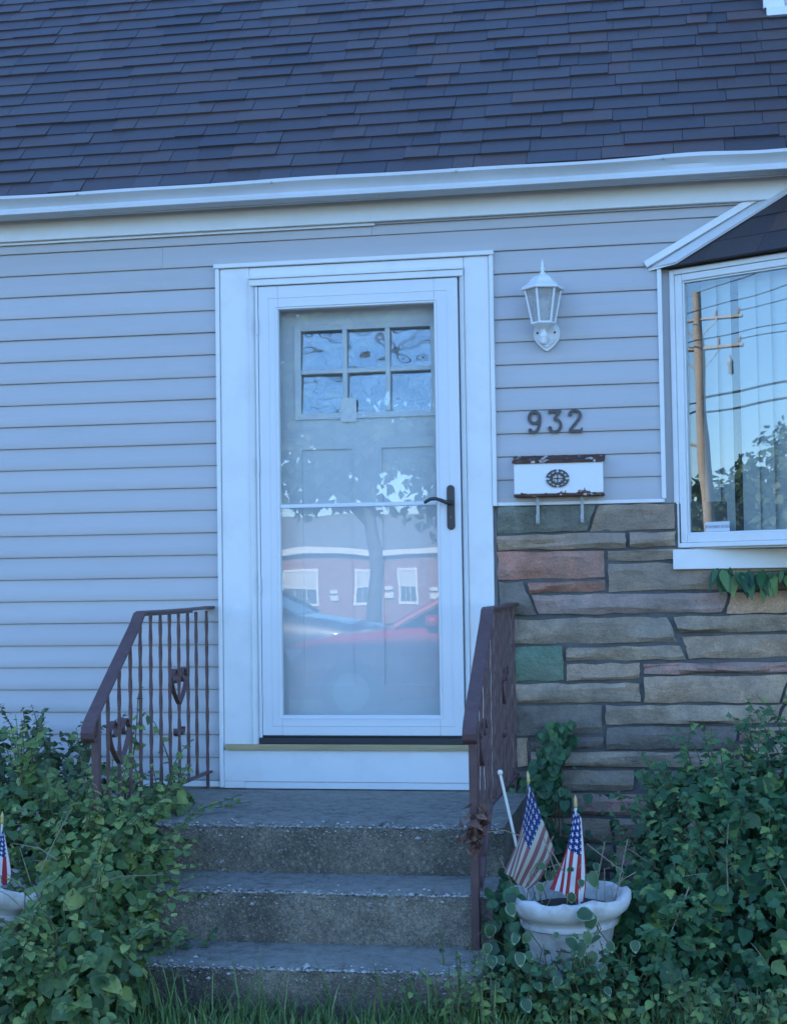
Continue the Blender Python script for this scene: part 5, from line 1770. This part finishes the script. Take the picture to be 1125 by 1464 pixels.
M['brick'] = brick_mat()
M['roofgrey'] = paint('grey_roof', (0.28, 0.28, 0.28), (0.2, 0.2, 0.2), 0.5, 0.8, 2)
M['winglass'] = paint('far_glass', (0.10, 0.12, 0.13), (0.2, 0.2, 0.2), 0.3, 0.1)
BY = -50.0
bb = empty('brick_building', (-11, BY, 0), 'long low red brick building with white windows across the street', 'building')
MB().box(-24, -1.5, BY - 9, BY, -0.1, 2.50).build('wall', M['brick'], bb)
MB().box(-24.2, -1.3, BY - 0.15, BY + 0.35, 2.503, 2.72).build('eave_trim', M['white'], bb)
b = MB(); b.add([(-24.2, BY + .35, 2.722), (-1.3, BY + .35, 2.722), (-1.3, BY - 4.5, 4.2), (-24.2, BY - 4.5, 4.2), (-24.2, BY - 9.3, 2.722), (-1.3, BY - 9.3, 2.722)], [(0, 1, 2, 3), (3, 2, 5, 4), (0, 3, 4), (1, 5, 2)])
b.build('roof', M['roofgrey'], bb)
for xa in (-22.4, -20.0, -17.6, -14.35, -11.75, -10.12, -7.6, -5.2, -3.4):
    xb = xa + (1.3 if xa in (-14.35,) else 0.82)
    f = MB()
    for q in ((xa, xa + .09, .60, 1.98), (xb - .09, xb, .60, 1.98), (xa + .09, xb - .09, .60, .70), (xa + .09, xb - .09, 1.88, 1.98)): f.box(q[0], q[1], BY + .002, BY + .07, q[2], q[3])
    wdw = f.build('window', M['white'], bb)
    MB().box(xa + .09, xb - .09, BY + .005, BY + .03, .70, 1.88).build('pane', M['winglass'], wdw)
    MB().box(xa + .10, xb - .10, BY + .031, BY + .036, 1.28, 1.87).build('blind', M['blind'], wdw)
    f = MB(); f.box(xa + .09, xb - .09, BY + .037, BY + .05, 1.25, 1.285)
    for k in (1, 2): xx = xa + .09 + (xb - xa - .18) * k / 3; f.box(xx - .01, xx + .01, BY + .037, BY + .045, .70, 1.88)
    f.build('glazing_bar', M['white'], wdw)
for xa in (-12.55, -10.6, -8.85):
    MB().box(xa, xa + .30, BY + .002, BY + .12, .82, 1.02).build('meter_box', M['plastic'], bb, bevel=0.01)
    MB().box(xa, xa + .26, BY + .002, BY + .10, 1.10, 1.24).build('vent', M['plastic'], bb, bevel=0.01)
b = MB(); b.tube([(-8.95, BY + .05, 2.5), (-9.0, BY + .05, 1.25)], 0.03, 8); b.build('conduit', M['galv'], bb)


# trees
def tree(name, label, base, th, tr, ells, nleaf, lsz, seed, limbs=7, gap=0.0, group='street trees'):
    r = np.random.default_rng(seed)
    root = empty(name, base, label, 'tree', group)
    B = np.array(base, float)
    b = MB()
    pts = [(B[0] + 0.10 * math.sin(k * .9 + seed) * k / 8, B[1], B[2] + th * k / 8) for k in range(9)]
    b.tube(pts, [tr * (1.35 if k == 0 else 1.0 - 0.05 * k) for k in range(9)], 12)
    tk = b.build('trunk', M['bark'], root, smooth=60)
    for k in range(limbs):
        e = ells[k % len(ells)]
        s = Vector(pts[6 + k % 3]); t = Vector(e[:3]) + Vector(tuple(r.normal(0, .4, 3) * np.array(e[3:6]) * .6))
        mid = s.lerp(t, .5) + Vector((0, 0, .25 + r.normal(0, .15)))
        b = MB(); b.tube([s, s.lerp(mid, .5) + Vector((0, 0, .1)), mid, t], [tr * .5, tr * .4, tr * .28, tr * .1], 7)
        b.build('limb', M['bark'], root, smooth=60)
    P, O = shell(ells, nleaf, r, 0.35, 1.08, 0.3, 0.0)
    if gap:
        c = np.sin(P[:, 0] * 3.1 + seed) + np.sin(P[:, 2] * 4.3 + 1.3 * P[:, 0]) + np.sin(P[:, 1] * 2.7 + P[:, 2] * 2.0)
        keep = (c < gap) | (P[:, 2] > 5.0)
        P, O = P[keep], O[keep]
    n = len(P)
    leaves_mesh('crown', T_LOB, P, O * .5 + np.array([0, 0, .6]) + r.normal(0, .6, (n, 3)), r.normal(0, .6, (n, 3)) + np.array([0, 0, -.8]), lsz * r.uniform(.6, 1.3, n), M['treeleaf'], root, np.clip(r.normal(.5, .28, n), 0, 1))
    return root


tree('street_tree', 'spreading street tree mirrored in the storm door glass', (-5.40, -21, 0), 3.3, 0.165,
     [(-5.2, -21.0, 4.3, 1.9, 1.9, 1.5), (-6.6, -20.5, 3.9, 1.3, 1.4, 1.2), (-3.9, -20.8, 3.7, 1.3, 1.4, 1.4), (-5.4, -21, 5.6, 1.9, 1.8, 1.0), (-6.3, -21, 6.2, 1.7, 1.6, 1.1), (-4.6, -21, 6.2, 1.7, 1.6, 1.1), (-7.6, -21.4, 4.7, 1.0, 1.2, 1.0), (-3.0, -21.4, 4.6, 1.1, 1.2, 1.1)],
     13000, 0.20, 61, gap=0.95)
tree('shade_tree', 'big round green tree mirrored low in the bay window', (-36.0, -27.0, 0), 3.0, 0.3,
     [(-36, -27, 4.2, 3.6, 3.6, 2.6), (-33.5, -27.5, 3.6, 3.0, 3.0, 2.4), (-39, -25, 3.0, 2.6, 2.8, 2.0), (-31.5, -29.5, 3.4, 3.0, 3.0, 2.8), (-34, -25, 2.2, 3.0, 2.5, 2.0)],
     20000, 0.30, 62)
tree('shade_tree', 'tall green tree down the street beyond the utility pole', (-30.0, -31.0, 0), 3.4, 0.3,
     [(-30, -31, 5.0, 3.4, 3.4, 3.2), (-27, -32, 4.0, 3.0, 3.0, 2.6), (-28.5, -29.5, 2.6, 2.6, 2.6, 2.2)],
     15000, 0.30, 63)
tree('shade_tree', 'green tree across the street to the right of the brick building', (6.0, -30.0, 0), 3.4, 0.28,
     [(6, -30, 5.0, 3.0, 3.0, 2.6), (8, -31, 4.2, 2.4, 2.4, 2.2)],
     3200, 0.40, 64)


# cars
def car_paint(name, col):
    mm, nt, b = mat(name)
    b.inputs['Base Color'].default_value = (*col, 1); b.inputs['Roughness'].default_value = 0.35
    b.inputs['Coat Weight'].default_value = 0.8; b.inputs['Coat Roughness'].default_value = 0.05
    return mm


M['tyre'] = paint('tyre', (0.02, 0.02, 0.02), (0.04, 0.04, 0.04), 0.4, 0.8)
M['rim'] = paint('rim', (0.5, 0.5, 0.5), (0.3, 0.3, 0.3), 0.3, 0.3)
M['carglass'] = paint('car_glass', (0.02, 0.025, 0.03), (0.03, 0.03, 0.03), 0.2, 0.05)
M['lamp'] = paint('lamp_lens', (0.7, 0.7, 0.7), (0.5, 0.5, 0.5), 0.2, 0.1)
M['taillamp'] = paint('tail_lens', (0.4, 0.02, 0.02), (0.3, 0.02, 0.02), 0.2, 0.15)


def car(x, y, ang, mt, label):
    """nose towards -x before turning"""
    root = empty('parked_car', (0, 0, 0), label, 'car', 'cars parked along the kerb')
    L = 4.5
    # beltline profile (s along length from nose, top z, half width)
    st_ = [(0.0, .58, .62), (.06, .72, .74), (.25, .82, .82), (.7, .90, .86), (1.25, .97, .88), (1.5, 1.00, .89), (2.4, 1.00, .90), (3.4, 1.02, .89), (4.0, 1.03, .86), (4.35, .98, .80), (4.5, .80, .70)]
    vs_ = []; fs = []
    for s, zt, hw in st_:
        sec = [(-hw * .94, .24), (-hw, .40), (-hw, .62), (-hw * .97, zt - .10), (-hw * .88, zt), (0, zt + .035), (hw * .88, zt), (hw * .97, zt - .10), (hw, .62), (hw, .40), (hw * .94, .24)]
        vs_ += [(s - L / 2, q, z) for q, z in sec]
    k = 11
    for i in range(len(st_) - 1):
        for j in range(k - 1): fs.append((i * k + j, i * k + j + 1, (i + 1) * k + j + 1, (i + 1) * k + j))
        fs.append((i * k + k - 1, i * k, (i + 1) * k, (i + 1) * k + k - 1))
    fs += [tuple(range(k)), tuple(range((len(st_) - 1) * k + k - 1, (len(st_) - 1) * k - 1, -1))]
    b = MB(); b.add(vs_, fs); b.build('body', mt, root, smooth=40)
    # greenhouse: glass with a painted roof
    g_ = [(1.30, .99, .82), (2.05, 1.42, .66), (3.35, 1.44, .66), (4.10, 1.03, .80)]
    v = []
    for s, z, hw in g_: v += [(s - L / 2, -hw, z), (s - L / 2, hw, z)]
    v += [(1.6 - L / 2, -.84, .985), (1.6 - L / 2, .84, .985), (3.8 - L / 2, -.84, 1.01), (3.8 - L / 2, .84, 1.01)]
    b = MB(); b.add(v, [(0, 1, 3, 2), (4, 5, 7, 6), (0, 2, 8), (2, 4, 10, 8), (4, 6, 10), (1, 9, 3), (3, 9, 11, 5), (5, 11, 7), (2, 3, 5, 4)])
    b.build('windows', M['carglass'], root)
    b = MB()
    n = 8; vs_ = []; fs = []
    for i in range(n + 1):
        s = 2.0 + 1.42 * i / n; z = 1.425 + .045 * math.sin(math.pi * i / n); hw = .67
        vs_ += [(s - L / 2, -hw, z), (s - L / 2, -hw * .6, z + .03), (s - L / 2, hw * .6, z + .03), (s - L / 2, hw, z)]
    for i in range(n):
        for j in range(3): fs.append((i * 4 + j, i * 4 + j + 1, i * 4 + 5 + j, i * 4 + 4 + j))
    b.add(vs_, fs); b.build('roof', mt, root, smooth=True)
    for sg in (-1, 1):
        b = MB()
        for p, q in ((0, 2), (2, 4), (4, 6)):
            a = Vector(v[p + (sg > 0)]); c = Vector(v[q + (sg > 0)]); b.tube([a, c], .035, 6)
        cpt = Vector((2.75 - L / 2, sg * .84, 1.0)); b.tube([cpt, Vector((2.8 - L / 2, sg * .66, 1.43))], .035, 6)
        b.build('pillar', mt, root)
        b = MB(); b.lathe([(0.02, -.07), (.08, -.05), (.09, 0), (.07, .06), (.02, .07)], (1.72 - L / 2, sg * .96, 1.05), 10); b.build('mirror', mt, root, smooth=True)
        b = MB(); b.box(.05 - L / 2, .40 - L / 2, sg * .70 - .10, sg * .70 + .10, .62, .76); b.build('headlight', M['lamp'], root, bevel=.03)
        b = MB(); b.box(4.36 - L / 2, 4.49 - L / 2, sg * .62 - .12, sg * .62 + .12, .70, .86); b.build('tail_light', M['taillamp'], root, bevel=.02)
        for s in (.85, 3.55):
            b = MB(); c0 = Vector((s - L / 2, sg * .70, .32)); c1 = Vector((s - L / 2, sg * .91, .32))
            b.tube([c0, c0.lerp(c1, .1), c0.lerp(c1, .9), c1], [.29, .32, .32, .29], 24); wh = b.build('wheel', M['tyre'], root, smooth=40)
            b = MB(); b.tube([c1 - Vector((0, sg * .01, 0)), c1 + Vector((0, sg * .012, 0))], [.20, .19], 20); b.build('rim', M['rim'], wh, smooth=40)
    root.location = (x, y, 0.006); root.rotation_euler = (0, 0, ang)
    return root


car(-1.95, -10.05, 0.0, car_paint('red_paint', (0.42, 0.02, 0.025)), 'red sedan parked at the near kerb, mirrored in the storm door')
car(-6.6, -16.9, math.pi, car_paint('dark_blue_paint', (0.03, 0.04, 0.07)), 'dark blue sedan parked across the street, mirrored at the door glass left')
car(-0.2, -17.0, math.pi, car_paint('silver_grey_paint', (0.25, 0.26, 0.28)), 'grey sedan parked across the street behind the red car')

# utility pole and wires
UP = Vector((-30.6, -18.75, 0)); UT = Vector((-30.9, -18.6, 9.2))
up = empty('utility_pole', tuple(UP), 'weathered wooden utility pole with two crossarms mirrored in the bay window', 'utility pole')
b = MB(); b.tube([UP, UP.lerp(UT, .5), UT], [.19, .15, .115], 14); b.build('pole', M['pole'], up, smooth=50)
ax = Vector((0.83, -0.55, 0)).normalized()
for zc in (8.35, 7.55):
    c = UP.lerp(UT, zc / 9.2)
    b = MB(); b.tube([c - ax * 1.25 + Vector((0, 0, .02)), c + ax * 1.25], .055, 4); b.build('crossarm', M['pole'], up)
    for s in (-1.15, -.55, .55, 1.15):
        p = c + ax * s + Vector((0, 0, .07))
        b = MB(); b.lathe([(.02, 0), (.05, .03), (.03, .08), (.06, .11), (.03, .17)], tuple(p), 8); b.build('insulator', M['galv'], up, smooth=True)
    for sg in (-1, 1):
        b = MB(); b.tube([c + ax * (.62 * sg), c - Vector((0, 0, .62))], .018, 5); b.build('brace', M['galv'], up)
for s in (-.75, .85):
    c = UP.lerp(UT, 7.15 / 9.2) + ax * s
    b = MB(); b.lathe([(.03, -.32), (.07, -.28), (.07, -.06), (.10, -.03), (.05, .06), (.02, .16)], tuple(c), 10); b.build('cutout', M['galv'], up, smooth=True)
c = UP.lerp(UT, 5.0 / 9.2)
b = MB(); b.tube([c, c - ax * 1.2 + Vector((0, 0, .25))], .035, 6); b.build('side_arm', M['pole'], up)
wires = []
def wire(p, q, sag, rr=.016, cat_label=''):
    p, q = Vector(p), Vector(q)
    pts = [p.lerp(q, i / 24) - Vector((0, 0, sag * 4 * (i / 24) * (1 - i / 24))) for i in range(25)]
    b = MB(); b.tube(pts, rr, 5)
    o = b.build('overhead_wire', M['dark'])
    return tag(o, cat_label, 'wire', 'overhead wires along the street')
k = 0
for s, zc, nm in ((-1.15, 8.5, 'outer upper overhead wire'), (1.15, 8.5, 'inner upper overhead wire'), (-.55, 7.7, 'outer middle overhead wire'), (1.15, 7.7, 'inner middle overhead wire')):
    c = UP.lerp(UT, zc / 9.2) + ax * s
    wire(c, (34, c.y + 1.0, zc + .3), .55, .017, nm + ' strung along the street')
wire(UT, (34, -18.4, 9.6), .5, .014, 'topmost thin overhead wire strung along the street')
wire(UP.lerp(UT, 6.3 / 9.2), (34, -18.0, 6.9), .6, .035, 'thick bundled cable strung below the crossarms along the street')
wire(UP.lerp(UT, 5.9 / 9.2), (34, -18.2, 6.6), .7, .03, 'lower bundled cable strung along the street')
wire(UP.lerp(UT, 6.0 / 9.2), (-60, -20, 7.0), .7, .03, 'bundled cable running on down the street from the utility pole')
wire(UP.lerp(UT, 6.2 / 9.2), (-42, 2, 5.2), .4, .022, 'service cable dropping from the pole to a house')
for zc, sag, yy, nm in ((6.55, .25, -8.55, 'upper near-kerb telephone cable'), (6.30, .45, -8.62, 'middle near-kerb telephone cable'), (5.98, .35, -8.50, 'lower near-kerb telephone cable')):
    wire((-38, yy - .2, zc + .5), (26, yy, zc + .15), sag, .03, nm + ' strung above the verge')
